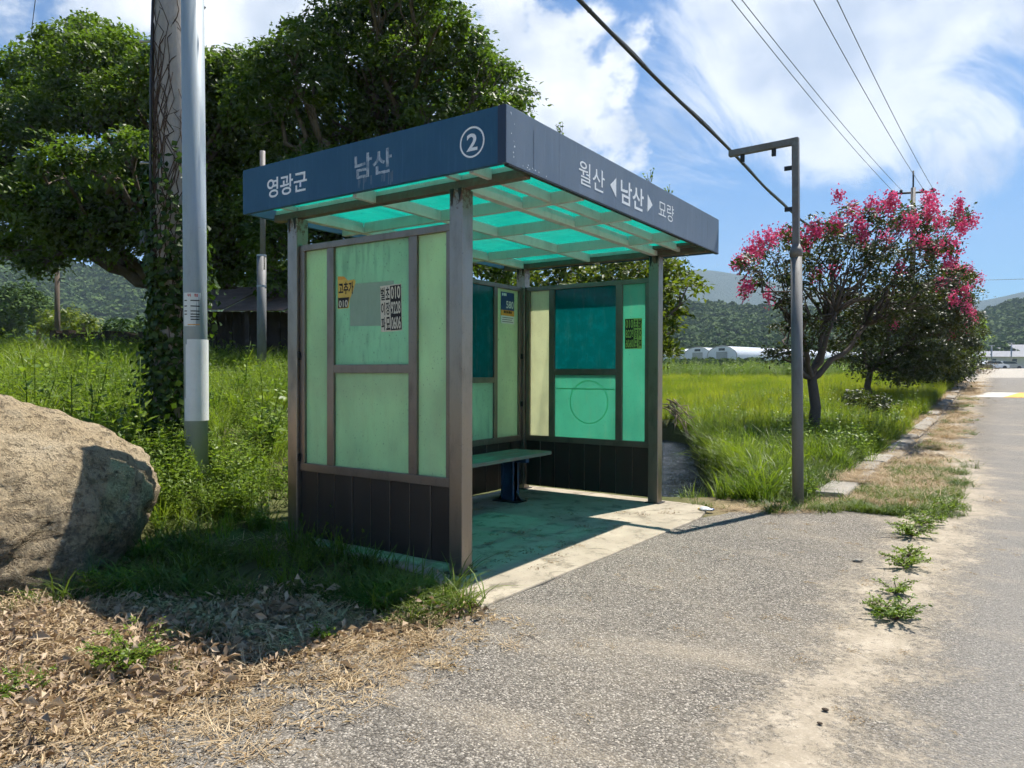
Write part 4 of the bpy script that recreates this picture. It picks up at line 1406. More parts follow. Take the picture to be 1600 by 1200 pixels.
make_tree('crape_myrtle_tree', 'third crape myrtle of the row, pink on the side nearest the road', b3, P(1448, 580, 30.0), px_clumps(M3, 29.5, 1.5, 2.0, 1.25), 0.10, 5, 0.12, 0.30, 17, 70, mat='myrtle', bark='bark_myrtle', group='crape myrtles along the verge',
          extra=(blossoms(F3, 29, 1.3), 'blossom', 'blossom'))
M4 = [(1492, 575, 12), (1508, 560, 14), (1518, 545, 12), (1522, 570, 9), (1530, 530, 8), (1535, 508, 7)]
b4 = P(1500, 596, 42.0)
b4[2] = gz_(b4[0], b4[1])
make_tree('verge_tree', 'small green leafed tree at the far end of the verge row', b4, P(1500, 585, 42.0), px_clumps(M4, 42, 2, 2, 1.3), 0.10, 4, 0.14, 0.36, 14, 20, mat='weed', bark='bark_myrtle')

# low brown dead bush at the road end of the row
bb = base_of(1532, 46.0)
bush = thing('dry_bush', 'low brown withered bush at the road edge by the crest', 'bush', bb)
v, t, at = crown([(P(1522, 580, 46), 0.5), (P(1535, 577, 46), 0.55), (P(1545, 573, 48), 0.5), (P(1528, 586, 44), 0.4)], 60, 0.10, 0.3, 12)
link_mesh('foliage', fast_mesh('foliage', v - bb, tris=t, mat='brown_bush', vattr=at), bush)
# fallen dark shrub in the verge grass
for (px_, py_, t_, r_, lab) in ((1385, 600, 17.0, 20, 'dark low shrub in the grass right of the nearest myrtle trunk'), (1330, 598, 19.0, 16, 'dark low shrub in the grass behind the nearest myrtle trunk')):
    s0_ = P(px_, py_, t_)
    sb_ = np.array([s0_[0], s0_[1], gz_(s0_[0], s0_[1])])
    o = thing('low_shrub', lab, 'shrub', sb_, 'shrubs in the verge grass')
    cl_ = [(np.array([s0_[0] + rng.normal(0, 0.25), s0_[1] + rng.normal(0, 0.25), sb_[2] + rng.uniform(0.25, 0.6)]), 0.28) for _ in range(5)]
    v, t, at = crown(cl_, 130, 0.09, 0.2, 10)
    link_mesh('foliage', fast_mesh('foliage', v - sb_, tris=t, mat='myrtle', vattr=at), o)
    mb = MB()
    for c_, r_ in cl_:
        mb.tube(curve_path(sb_, c_, 5, 0.05, 0.05), np.linspace(0.018, 0.006, 5), 5)
    mb.build('stem', 'bark_myrtle', o, True)

# ------------------------------------------------------------------ low growing stuff, scattered with geometry nodes
def scatter(name, pts, rot, scale, vi, variants, label=None):
    me = bpy.data.meshes.new(name)
    me.vertices.add(len(pts))
    me.vertices.foreach_set('co', np.asarray(pts, np.float32).ravel())
    for nm, typ, arr, key in (('rot', 'FLOAT_VECTOR', rot, 'vector'), ('scl', 'FLOAT', scale, 'value'), ('vi', 'INT', vi, 'value')):
        at = me.attributes.new(nm, typ, 'POINT')
        at.data.foreach_set(key, np.asarray(arr, np.int32 if typ == 'INT' else np.float32).ravel())
    o = link_mesh(name, me)
    ng = bpy.data.node_groups.new(name, 'GeometryNodeTree')
    ng.interface.new_socket('Geometry', in_out='INPUT', socket_type='NodeSocketGeometry')
    ng.interface.new_socket('Geometry', in_out='OUTPUT', socket_type='NodeSocketGeometry')
    gn = NT(ng)
    gi, go = gn.add('NodeGroupInput'), gn.add('NodeGroupOutput')
    ra = gn.add('GeometryNodeInputNamedAttribute', {0: 'rot'}, data_type='FLOAT_VECTOR')
    sa = gn.add('GeometryNodeInputNamedAttribute', {0: 'scl'}, data_type='FLOAT')
    va = gn.add('GeometryNodeInputNamedAttribute', {0: 'vi'}, data_type='INT')
    join = gn.add('GeometryNodeJoinGeometry')
    for k, ob in enumerate(variants):
        cmp_ = gn.add('FunctionNodeCompare', data_type='INT', operation='EQUAL')
        ng.links.new(va.outputs[0], cmp_.inputs[2])
        cmp_.inputs[3].default_value = k
        oi = gn.add('GeometryNodeObjectInfo')
        oi.inputs['Object'].default_value = ob
        ip = gn.add('GeometryNodeInstanceOnPoints')
        ng.links.new(gi.outputs[0], ip.inputs['Points'])
        ng.links.new(cmp_.outputs[0], ip.inputs['Selection'])
        ng.links.new(oi.outputs['Geometry'], ip.inputs['Instance'])
        ng.links.new(ra.outputs[0], ip.inputs['Rotation'])
        ng.links.new(sa.outputs[0], ip.inputs['Scale'])
        ng.links.new(ip.outputs[0], join.inputs[0])
    ng.links.new(join.outputs[0], go.inputs[0])
    md = o.modifiers.new('scatter', 'NODES')
    md.node_group = ng
    tag(o, label, kind='stuff')
    return o


def tuft(name, mat, nbl, h, spread, lean, width, curl, seg=3, vlo=0.0, vhi=1.0, flat=1.0):
    """a clump of tapered curved blades"""
    V, Q, T, A_ = [], [], [], []
    c = 0
    for b in range(nbl):
        az = rng.uniform(0, 2 * np.pi)
        r0_ = spread * math.sqrt(rng.random())
        a2 = rng.uniform(0, 2 * np.pi)
        base = np.array([r0_ * math.cos(a2), r0_ * math.sin(a2), -0.02])
        hh = h * rng.uniform(0.55, 1.15)
        ln = lean * rng.uniform(0.3, 1.3)
        d = np.array([math.cos(az), math.sin(az), 0])
        s_ = np.array([-d[1], d[0], 0])
        tw = rng.uniform(-0.6, 0.6)
        s_ = s_ * math.cos(tw) + d * math.sin(tw)
        cl = curl * rng.uniform(0.4, 1.5)
        col = rng.uniform(vlo, vhi)
        for i in range(seg + 1):
            f = i / seg
            p = base + d * hh * (ln * f + cl * f * f) + np.array([0, 0, hh * f * flat * (1 - 0.45 * cl * f * f) + (0.02 if flat < 1 else 0)])
            wd_ = width * (1 - f ** 1.6) * 0.5 + 0.0006
            V += [p - s_ * wd_, p + s_ * wd_]
            A_ += [col] * 2
            if i:
                Q.append((c + 2 * i - 2, c + 2 * i - 1, c + 2 * i + 1, c + 2 * i))
        c += 2 * (seg + 1)
    return bpy.data.objects.new(name, fast_mesh(name, V, quads=Q, mat=mat, vattr=A_))


def foxtail(name, nbl, h):
    o = tuft(name, 'grass', nbl, h, 0.05, 0.25, 0.005, 0.35, 4)
    me0 = o.data
    V = np.empty(len(me0.vertices) * 3, np.float32)
    me0.vertices.foreach_get('co', V)
    V = V.reshape(-1, 3)
    tips = V[8::10][: nbl]
    mb_v, mb_t = [V], []
    cs, ns = [], []
    for tp_ in tips[::2]:
        k = 26
        f = rng.random(k)
        cs.append(tp_ + np.stack([f * 0.03, np.zeros(k), f * 0.05 - f * f * 0.03], 1) + rng.normal(0, 0.006, (k, 3)))
        ns.append(rand_unit(k))
    lv_, lt_ = leaves(np.vstack(cs), np.vstack(ns), 0.022, 0.008)
    q_ = np.array([p.vertices[:] for p in me0.polygons])
    at = np.concatenate([rng.random(len(V)) * 0.7, np.full(len(lv_), 0.95)])
    return bpy.data.objects.new(name, fast_mesh(name, np.vstack([V, lv_]), quads=q_, tris=lt_ + len(V), mat='grass', vattr=at))


def broadleaf(name, h, nst, mat='weed', L=0.085, spread=0.1):
    """upright leafy weed: stems with leaf pairs"""
    Vs, Ts, As, c = [], [], [], 0
    cs, ns, ax, Ls = [], [], [], []
    st = MB()
    for s_ in range(nst):
        az = rng.uniform(0, 2 * np.pi)
        b_ = np.array([rng.normal(0, spread * 0.4), rng.normal(0, spread * 0.4), 0])
        hh = h * rng.uniform(0.6, 1.1)
        e = b_ + np.array([math.cos(az) * spread, math.sin(az) * spread, hh])
        pth = curve_path(b_, e, 5, 0, 0.03)
        st.tube(pth, np.linspace(0.005, 0.002, 5), 4)
        nn = int(hh / 0.045)
        for i in range(2, nn):
            f = i / nn
            p = b_ + (e - b_) * f
            ph = i * 1.9 + rng.uniform(-0.3, 0.3)
            for k_ in (0, np.pi):
                d = np.array([math.cos(ph + k_), math.sin(ph + k_), rng.uniform(-0.25, 0.25)])
                l_ = L * (1.1 - 0.6 * f) * rng.uniform(0.7, 1.2)
                cs.append(p + d * l_ * 0.6)
                nr = np.array([d[0] * -0.2, d[1] * -0.2, 1]) + rng.normal(0, 0.2, 3)
                ns.append(nr / np.linalg.norm(nr))
                ax.append(d)
                Ls.append(l_)
    Ls = np.array(Ls)
    v, t = leaves(np.array(cs), np.array(ns), Ls, Ls * 0.55, axis=np.array(ax))
    sv_ = np.vstack(st.v)
    sf = [f for f in st.f if len(f) == 4]
    sf = np.array(sf)
    at = np.concatenate([np.full(len(sv_), 0.35), np.repeat(rng.random(len(Ls)), 4)])
    return bpy.data.objects.new(name, fast_mesh(name, np.vstack([sv_, v]), quads=sf, tris=t + len(sv_), mat=mat, vattr=at))


def flakes(name, mat, k, size, spread, asp=0.55, hgt=0.02, tiltv=0.5):
    c = np.stack([rng.normal(0, spread, k), rng.normal(0, spread, k), rng.uniform(0.002, hgt, k)], 1)
    nr = np.array([0, 0, 1.0]) + rng.normal(0, tiltv, (k, 3))
    nr[:, 2] = np.abs(nr[:, 2])
    nr /= np.linalg.norm(nr, axis=1)[:, None]
    L = size * rng.uniform(0.5, 1.4, k)
    v, t = leaves(c, nr, L, L * asp * rng.uniform(0.6, 1.3, k), rng.uniform(0.1, 0.9, (k, 1)))
    return bpy.data.objects.new(name, fast_mesh(name, v, tris=t, mat=mat, vattr=np.repeat(rng.random(k), 4)))


V_GRASS = [tuft('grass_a', 'grass', 24, 0.42, 0.10, 0.35, 0.013, 0.45), tuft('grass_b', 'grass', 20, 0.52, 0.09, 0.28, 0.014, 0.6),
           tuft('grass_c', 'grass', 26, 0.34, 0.12, 0.5, 0.012, 0.4), foxtail('grass_d', 12, 0.55)]
V_LAWN = [tuft('lawn_a', 'lawn', 24, 0.13, 0.09, 0.6, 0.006, 0.6), tuft('lawn_b', 'lawn', 18, 0.18, 0.07, 0.5, 0.006, 0.7), tuft('lawn_c', 'lawn', 20, 0.09, 0.10, 0.9, 0.007, 0.5)]
V_RICE = [tuft('rice_a', 'rice', 34, 0.55, 0.12, 0.16, 0.010, 0.22), tuft('rice_b', 'rice', 30, 0.48, 0.13, 0.2, 0.011, 0.3)]
V_WEED = [broadleaf('weed_a', 0.55, 4), broadleaf('weed_b', 0.4, 5, L=0.07), broadleaf('weed_c', 0.28, 6, L=0.06, spread=0.14)]
V_STRAW = [tuft('straw_a', 'straw', 26, 0.13, 0.10, 1.0, 0.0045, 0.2, 2, flat=0.22), tuft('straw_b', 'straw', 18, 0.20, 0.13, 1.0, 0.004, 0.1, 2, flat=0.10), tuft('straw_c', 'straw', 30, 0.09, 0.11, 1.0, 0.004, 0.3, 2, flat=0.35)]
V_LITTER = [flakes('litter_a', 'litter', 34, 0.034, 0.09, 0.45), flakes('litter_b', 'litter', 16, 0.058, 0.10, 0.40, 0.03, 0.7), flakes('litter_c', 'straw', 30, 0.05, 0.09, 0.18, 0.02, 0.4)]


def in_view(x, y, margin=9.0):
    a = np.degrees(np.arctan2(CAM[0] - x, y - CAM[1])) - math.degrees(YAW)
    return (np.abs((a + 180) % 360 - 180) < 36 + margin) | (np.hypot(x - CAM[0], y - CAM[1]) < 4.5)


def clear_of(x, y):
    """not on paving, shelter, boulder or in the ditch"""
    ok = ~((x > road_left(y) - 0.02) & (y < 170))
    ok &= ~((x > -1.9) & (x < 0.64) & (y > np.interp(x, [-1.9, -0.95, -0.25, 0.12, 0.5], [0.0, -0.01, -0.08, -0.26, -0.46])) & (y < 3.68))
    ok &= dist_poly(x, y, DITCH) > 0.74
    u = (x - bc[0]) * rgt[0] + (y - bc[1]) * rgt[1]
    w_ = (x - bc[0]) * toc[0] + (y - bc[1]) * toc[1]
    ok &= ((u / 1.42) ** 2 + (w_ / 1.25) ** 2) > 1
    ok &= np.hypot(x - sb[0], y - sb[1]) > 0.14
    return ok


def field(name, variants, dens, box, mask, smin, smax, label, tilt=0.12, probs=None, hfun=None, lift=0.0):
    x0, x1, y0, y1 = box
    k = int((x1 - x0) * (y1 - y0) * dens)
    x, y = rng.uniform(x0, x1, k), rng.uniform(y0, y1, k)
    keep = in_view(x, y) & clear_of(x, y)
    x, y = x[keep], y[keep]
    pr = mask(x, y)
    keep = rng.random(len(x)) < pr
    x, y = x[keep], y[keep]
    s_ = rng.uniform(smin, smax, len(x))
    if hfun is not None:
        s_ = s_ * hfun(x, y)
    rot = np.stack([rng.normal(0, tilt, len(x)), rng.normal(0, tilt, len(x)), rng.uniform(0, 6.283, len(x))], 1)
    vi = rng.choice(len(variants), len(x), p=probs)
    return scatter(name, np.stack([x, y, g(x, y) + lift], 1), rot, s_, vi, variants, label)


dcam = lambda x, y: np.hypot(x - CAM[0], y - CAM[1])
leftd = lambda x, y: (x - CAM[0]) * -0.766 + (y - CAM[1]) * -0.643
patchy = lambda x, y, s_=1.0, th=0.0: sm((lump(x, y, s_) + lump(x + 3, y - 5, s_ * 2.3) * 0.6 - th) / 0.5 + 0.5)
# tall grass and weeds on the bank
bank_mask = lambda x, y: sm((-x - 2.6) / 1.0) * sm((leftd(x, y) + 2.0) / 1.0) * sm((litter_line(x, y) - 0.3) / 0.6) * sm((15 - y) / 2)
field('bank_grass', V_GRASS, 36, (-13, -2.2, -3.5, 13), bank_mask, 0.55, 1.1, 'tall bright grass on the bank left of the shelter', probs=[.32, .26, .30, .12],
      hfun=lambda x, y: 0.55 + 0.45 * sm((-x - 3.2) / 3.0))
field('bank_grass_far', V_GRASS, 16, (-34, -10, -8, 26), lambda x, y: sm((leftd(x, y)) / 2) * sm((dcam(x, y) - 13) / 3), 1.0, 1.7, 'tall grass further up the bank', probs=[.35, .3, .25, .1])
field('bank_tall_weeds', V_WEED[:2], 3.2, (-9, -2.6, -1.5, 8), lambda x, y: bank_mask(x, y) * patchy(x, y, 0.6, 0.0), 1.1, 1.9, 'scattered taller leafy weeds on the bank')
field('bank_weeds', V_WEED, 70, (-10, -2.1, -2.5, 9), lambda x, y: bank_mask(x, y) * (0.2 + 0.8 * patchy(x, y, 0.8, 0.1)), 0.45, 1.0, 'broad leaved weeds among the bank grass')
wm = lambda x, y: sm((1.15 - np.hypot((x - sb[0] - 0.15) * 1.0, y - sb[1] + 0.25)) / 0.6)
field('pole_weeds', V_WEED, 75, (sb[0] - 1.5, sb[0] + 1.6, sb[1] - 1.8, sb[1] + 1.3), wm, 0.5, 1.1, 'broad leaved weeds round the foot of the poles')
# short grass in the shade by the shelter
field('short_grass', V_LAWN, 105, (-3.6, 0.75, -2.4, 0.3), lambda x, y: sm((litter_line(x, y) + 0.10) / 0.35) * (0.12 + 0.88 * patchy(x, y, 2.2, 0.0)), 0.6, 1.8, 'short grass in the shade beside the shelter')
field('shade_straw', V_STRAW, 60, (-3.4, 0.3, -2.2, 0.1), lambda x, y: sm((litter_line(x, y) + 0.2) / 0.3) * patchy(x, y, 1.7, 0.1), 0.5, 1.2, 'dry straw among the short grass')
field('shade_weeds', V_WEED[2:], 16, (-3.4, 0.2, -1.8, 0.0), lambda x, y: sm((litter_line(x, y) - 0.05) / 0.3) * patchy(x, y, 1.4, 0.1), 0.3, 0.7, 'small broad leaved weeds in the shade of the shelter')
field('short_grass_tall', V_GRASS, 18, (-3.4, -0.4, -1.7, 0.2), lambda x, y: sm((litter_line(x, y) - 0.25) / 0.4) * 0.8, 0.35, 0.75, 'loose longer grass beside the shelter')
# sunlit tufts at the corner of the platform
field('litter_green', V_LAWN, 150, (-3.0, 0.3, -3.2, -0.6), lambda x, y: sm((0.4 - litter_line(x, y)) / 0.3) * patchy(x, y, 2.6, 0.95), 0.5, 1.1, 'scattered green tufts in the dead leaves')
tm = lambda x, y: np.maximum(sm((0.42 - np.hypot((x - 0.12) * 0.8, (y + 0.66) * 1.5)) / 0.2), 0.8 * sm((0.24 - np.hypot((x - 0.50) * 0.9, (y + 0.50) * 1.6)) / 0.15))
field('corner_grass', V_LAWN, 420, (-0.6, 0.9, -1.2, -0.3), tm, 0.8, 1.5, 'sunlit grass at the near corner of the platform')
# dry litter and straw
lm = lambda x, y: sm((0.22 - litter_line(x, y)) / 0.35) * sm((x + 4.5) / 0.8)
field('leaf_litter', V_LITTER, 200, (-4.2, 0.6, -5.5, 0.2), lm, 0.6, 1.3, 'dead brown leaves strewn before the boulder', 0.2, [.42, .22, .36])
field('dry_straw', V_STRAW, 150, (-4.2, 0.62, -5.5, 0.3), lambda x, y: lm(x, y) * (0.3 + 0.7 * patchy(x, y, 1.9)), 0.6, 1.3, 'matted dry straw before the boulder', 0.2)
# thatch along kerb and round the sign post
km = lambda x, y: sm((0.42 - np.abs(x - 1.50)) / 0.2) * (0.25 + 0.75 * patchy(x, y, 1.1, -0.1)) * sm((60 - y) / 10)


def spread_on(name, variants, k, xf, yf, smin, smax, label, zoff=0.0, mask=None, tilt=0.15, probs=None):
    x, y = xf(k), yf(k)
    if mask is not None:
        kp = rng.random(k) < mask(x, y)
        x, y = x[kp], y[kp]
    k = len(x)
    rot = np.stack([rng.normal(0, tilt, k), rng.normal(0, tilt, k), rng.uniform(0, 6.283, k)], 1)
    return scatter(name, np.stack([x, y, zr(y) + zoff], 1), rot, rng.uniform(smin, smax, k), rng.choice(len(variants), k, p=probs), variants, label)


U = lambda a, b: (lambda k: rng.uniform(a, b, k))
spread_on('kerb_straw', V_STRAW, 3400, lambda k: 1.78 + np.abs(rng.normal(0, 0.30, k)), lambda k: 4.7 + 32 * rng.random(k) ** 1.5, 0.6, 1.4, 'dry straw drifted along the kerb', 0.012,
          lambda x, y: (0.15 + 0.85 * patchy(x * 1.3, y, 0.75, -0.1)))
spread_on('kerb_top_straw', V_STRAW, 1900, lambda k: rng.normal(1.45, 0.13, k), lambda k: 5.9 + 30 * rng.random(k) ** 1.4, 0.4, 1.0, 'dry straw caught on the kerb stones', 0.08)
spread_on('kerb_green', V_LAWN, 1300, lambda k: 1.75 + np.abs(rng.normal(0, 0.36, k)), lambda k: 4.2 + 22 * rng.random(k) ** 1.8, 0.4, 0.9, 'creeping green weeds along the kerb', 0.01,
          lambda x, y: patchy(x, y, 1.25, 0.25))
spread_on('post_straw', V_STRAW, 420, U(0.55, 2.05), U(3.45, 4.9), 0.4, 0.9, 'dry straw round the foot of the sign post', 0.01, lambda x, y: (x > road_left(y) - 0.30) * (x < road_left(y) + 0.42) * 1.0)
spread_on('post_green', V_LAWN, 420, U(0.3, 2.1), U(3.5, 5.2), 0.5, 1.0, 'low green weeds round the foot of the sign post', 0.01, lambda x, y: (x > road_left(y) - 0.6) * (x < road_left(y) + 0.5) * patchy(x, y, 2.0, 0.0))
spread_on('kerb_thatch', V_STRAW, 1500, U(1.66, 2.55), lambda k: 4.6 + 4.6 * rng.random(k), 0.6, 1.5, 'thick mat of dry straw in the corner by the kerb end', 0.012,
          lambda x, y: sm((2.62 - x - 0.12 * np.abs(y - 6.5)) / 0.3) * (0.35 + 0.65 * patchy(x, y, 1.6, -0.2)))
spread_on('kerb_creeper', V_LAWN, 1500, U(1.66, 2.75), lambda k: 4.3 + 4.6 * rng.random(k), 0.45, 0.95, 'creeping green weeds spreading from the kerb end', 0.012,
          lambda x, y: patchy(x, y, 1.5, 0.0) * sm((2.85 - x) / 0.4))
# straw and chaff blown over the asphalt edge
spread_on('asphalt_chaff', V_LITTER[2:] + V_STRAW[:1], 420, lambda k: rng.uniform(-0.1, 0.55, k) + 0.25 * np.abs(rng.normal(0, 1, k)), lambda k: rng.uniform(-3.4, -0.5, k), 0.35, 0.9, 'chaff and straw blown onto the asphalt edge', 0.010, probs=[.7, .3])
spread_on('loose_chaff', [V_LITTER[2]], 130, U(0.7, 3.6), U(-3.0, 4.0), 0.15, 0.4, 'single straws lying on the asphalt', 0.010)
# platform crumbs
x_ = rng.uniform(-1.6, 0.4, 90)
y_ = rng.uniform(0.2, 3.3, 90)
scatter('floor_debris', np.stack([x_, y_, np.full(90, 0.024)], 1), np.stack([0 * x_, 0 * x_, rng.uniform(0, 6.28, 90)], 1), rng.uniform(0.15, 0.5, 90), rng.choice(2, 90), [V_LITTER[0], V_LITTER[2]], 'dead leaf crumbs on the platform floor')

# verge and fields on the right
vm = lambda x, y: sm((1.42 - x) / 0.25) * sm((y - 4.0) / 0.7) * sm((1.2 - leftd(x, y)) / 1)
field('verge_grass', V_GRASS, 52, (-5.5, 1.45, 3.7, 15), lambda x, y: vm(x, y) * (0.12 + 0.88 * patchy(x, y, 1.3, 0.0)), 0.45, 1.15, 'long green grass of the verge beside the ditch', 0.2, [.30, .40, .26, .04],
      hfun=lambda x, y: 0.45 + 0.55 * sm((dist_poly(x, y, DITCH) * 0 + (y - 4.6)) / 3.0))
field('verge_rice', V_RICE, 16, (-4, 1.40, 10, 52), lambda x, y: sm((1.38 - x) / 0.2) * sm((y - 8) / 5), 0.6, 1.0, 'upright yellow green grass behind the kerb')
field('verge_low', V_LAWN, 110, (-2.2, 1.3, 3.7, 9), vm, 0.7, 1.7, 'low grass by the ditch mouth')
field('verge_weeds', V_WEED, 22, (-6, 1.3, 4.2, 26), lambda x, y: vm(x, y) * patchy(x, y, 0.7, 0.25), 0.6, 1.3, 'broad leaved weeds in the verge grass')
field('ditch_weeds', V_GRASS, 60, (-6, 1.0, 4.2, 14), lambda x, y: sm((1.5 - dist_poly(x, y, DITCH)) / 0.3) * 0.75, 0.7, 1.1, 'overhanging grass on the ditch banks', 0.3, [.4, .4, .2, 0])
field('rice_field', V_RICE, 12, (-60, 0.5, 13, 70), lambda x, y: sm((1.5 - leftd(x, y)) / 2) * sm((0.6 - x) / 0.5) * sm((y - 14) / 4) * sm((47 - y) / 3), 0.75, 1.15, 'ripening yellow green rice field')
field('weed_belt', V_WEED, 5, (-60, -2, 40, 85), lambda x, y: sm((1.5 - leftd(x, y)) / 2) * sm((9 - np.abs(y - 56)) / 3) * (0.3 + 0.7 * patchy(x, y, 0.25)), 1.4, 3.0, 'strip of rough weeds between the fields')

# ------------------------------------------------------------------ hills
def ridge(name, D, pts, kind_mat, depth=0.45, n_az=160, n_s=26, amp=0.06, seed=0.0, kind='structure'):
    """hillside rising away from the valley to a skyline; returns a sampler for planting it"""
    pxs = np.array([p[0] for p in pts], float)
    rows = np.array([p[1] for p in pts], float)
    az = np.arctan((pxs - 800) / FPX)
    hts = 1.4 + (585.5 - rows) / FPX * D * np.cos(az)
    A_ = np.linspace(az[0], az[-1], n_az)
    Hh = np.interp(A_, az, hts)
    Hh = np.convolve(np.pad(Hh, 4, mode='edge'), np.ones(9) / 9, 'valid')

    def surf(a, s_):
        H_ = np.interp(a, A_, Hh)
        spur = amp * (np.sin(a * 21 + seed) * np.sin(s_ * 4 + seed) + 0.6 * np.sin(a * 47 + seed * 2 + s_ * 3))
        d = D * (1 - depth * (1 - s_)) * (1 + 0.25 * spur * (1 - s_))
        z = 2.0 + (H_ - 2.0) * np.clip(s_ + spur * s_ * (1 - s_) * 2.2, 0, 1.02) ** 1.15
        th = YAW - a
        return np.stack([CAM[0] - d * np.sin(th), CAM[1] + d * np.cos(th), z], -1)
    aa_, ss_ = np.meshgrid(A_, np.linspace(0, 1, n_s))
    V = surf(aa_, ss_).reshape(-1, 3)
    # back slope
    back = surf(A_, np.ones(n_az)) + np.stack([-np.sin(YAW - A_), np.cos(YAW - A_), 0 * A_], -1) * D * 0.25
    back[:, 2] = 0
    V = np.vstack([V, back])
    ii = np.arange((n_s + 1) * n_az).reshape(n_s + 1, n_az)
    q_ = np.stack([ii[:-1, :-1], ii[:-1, 1:], ii[1:, 1:], ii[1:, :-1]], -1).reshape(-1, 4)
    o = link_mesh(name, fast_mesh(name, V, quads=q_, mat=kind_mat, smooth=True))
    tag(o, kind=kind)
    return surf, (A_[0], A_[-1])


def canopy(name, k=420, r=1.0):
    """one woodland crown seen from afar: a dome of leaf clumps"""
    d = rand_unit(k)
    d[:, 2] = np.abs(d[:, 2]) * 1.1 - 0.25
    lob = 1 + 0.22 * np.sin(d[:, 0] * 5 + d[:, 1] * 3) * np.cos(d[:, 2] * 4 + d[:, 0] * 2)
    c = d * lob[:, None] * r * rng.uniform(0.82, 1.05, k)[:, None]
    nr = d + rng.normal(0, 0.35, (k, 3))
    nr /= np.linalg.norm(nr, axis=1)[:, None]
    v, t = leaves(c, nr, 0.36 * r, 0.30 * r, 0.1)
    return bpy.data.objects.new(name, fast_mesh(name, v, tris=t, mat='forest', vattr=np.repeat(rng.random(k), 4)))


V_CAN = [canopy('canopy_a'), canopy('canopy_b'), canopy('canopy_c', 360)]


def plant(name, surf, rng_a, k, r0, r1, label, pw=0.8):
    a = rng.uniform(rng_a[0], rng_a[1], k)
    s_ = rng.random(k) ** pw
    p = surf(a, s_)
    sc_ = rng.uniform(r0, r1, k)
    p[:, 2] += sc_ * 0.15
    rot = np.stack([rng.normal(0, 0.15, k), rng.normal(0, 0.15, k), rng.uniform(0, 6.28, k)], 1)
    scatter(name, p, rot, sc_, rng.integers(0, 3, k), V_CAN, label)


sf, ra = ridge('left_hill', 430, [(-700, 330), (-300, 350), (-60, 372), (0, 386), (60, 410), (100, 430), (150, 430), (185, 421), (215, 420), (245, 430), (330, 445), (430, 462), (560, 490), (700, 530), (800, 560)], 'hillside', seed=1.3)
plant('left_hill_forest', sf, ra, 5200, 3.0, 6.0, 'dense green forest covering the hill on the left')
sf, ra = ridge('middle_hill', 360, [(700, 560), (820, 510), (900, 492), (1000, 486), (1090, 482), (1150, 488), (1220, 490), (1290, 498), (1350, 506), (1430, 516), (1520, 540), (1580, 565)], 'hillside', seed=4.1)
plant('middle_hill_forest', sf, ra, 3600, 2.6, 5.0, 'dark green forest on the low hill behind the greenhouses')
sf, ra = ridge('right_hill', 460, [(1420, 560), (1480, 535), (1540, 500), (1600, 478), (1700, 452), (1900, 430), (2300, 410)], 'hillside', seed=2.2)
plant('right_hill_forest', sf, ra, 3200, 3.0, 6.0, 'green forest on the hill at the end of the road')
ridge('far_mountain', 2000, [(-900, 470), (300, 480), (700, 462), (900, 440), (1000, 428), (1090, 419), (1150, 427), (1220, 442), (1300, 452), (1400, 465), (1480, 472), (1530, 470), (1560, 464), (1600, 452), (1700, 432), (1900, 425), (2300, 440)], 'mountain', 0.5, 300, 40, 0.12, 0.7)

# ------------------------------------------------------------------ far pole line and wires
def sag_path(a, b, sag, k=24):
    t = np.linspace(0, 1, k)[:, None]
    p = np.asarray(a) + (np.asarray(b) - np.asarray(a)) * t
    p[:, 2] -= (4 * t * (1 - t))[:, 0] * sag
    return p


fp = base_of(1424, 37.0)
far_pole = thing('utility_pole', 'distant utility pole with a crossarm rising behind the flowering trees', 'utility pole', fp)
ztop = float(P(1424, 268, 37)[2])
zarm = float(P(1424, 302, 37)[2])
MB().tube([fp, (fp[0], fp[1], zarm + 0.25)], [0.17, 0.11], 14).build('shaft', 'post_grey', far_pole, True)
MB().tube([(fp[0], fp[1], zarm + 0.1), (fp[0], fp[1], ztop)], 0.04, 8).build('lightning_spike', 'dark_metal', far_pole, True)
armL, armR = P(1393, 303, 37), P(1460, 299, 37)
MB().tube([armL, armR], 0.055, 8).build('crossarm', 'dark_metal', far_pole, True)
for px_ in (1394, 1408, 1442, 1457):
    c_ = armL + (armR - armL) * (px_ - 1393) / 67.0
    MB().tube([c_ + (0, 0, 0.05), c_ + (0, 0, 0.12), c_ + (0, 0, 0.2)], [0.06, 0.08, 0.03], 8).build('insulator', 'dark_metal', far_pole, True)
wires = [((1160, 0), 1394, 'outer left'), ((1176, 0), 1408, 'inner left'), ((1283, 0), 1442, 'inner right'), ((1318, 0), 1457, 'outer right')]
for (pn, px_, wl) in wires:
    e = armL + (armR - armL) * (px_ - 1393) / 67.0 + (0, 0, 0.18)
    near = P(pn[0], pn[1], 17.5)
    d = near - e
    st = e + d * 1.55
    tag(MB().tube(sag_path(st, e, 0.35), 0.011, 5).build('power_line', 'wire', smooth=True), f'thin overhead power line, {wl} of four on the crossarm', 'wire', 'power lines on the crossarm')
e = np.array([fp[0], fp[1], float(P(1424, 425, 37)[2])])
pp = [P(840, -70, 8.9), P(905, 0, 9.7), P(1020, 118, 11.6), P(1140, 233, 14.6), P(1200, 298, 17.5), P(1265, 356, 22.0), e]
pp = np.array(pp)
tt = np.linspace(0, len(pp) - 1, 50)
path = np.stack([np.interp(tt, np.arange(len(pp)), pp[:, i]) for i in range(3)], 1)
for _ in range(3):
    path[1:-1] = (path[:-2] + 2 * path[1:-1] + path[2:]) / 4
bundle = thing('cable_bundle', 'thick black bundle of overhead cables crossing the sky above the shelter', 'cable', path[0])
MB().tube(path, 0.030, 8).build('main_cable', 'cable', bundle, True)
tw = np.arange(50) * 0.9
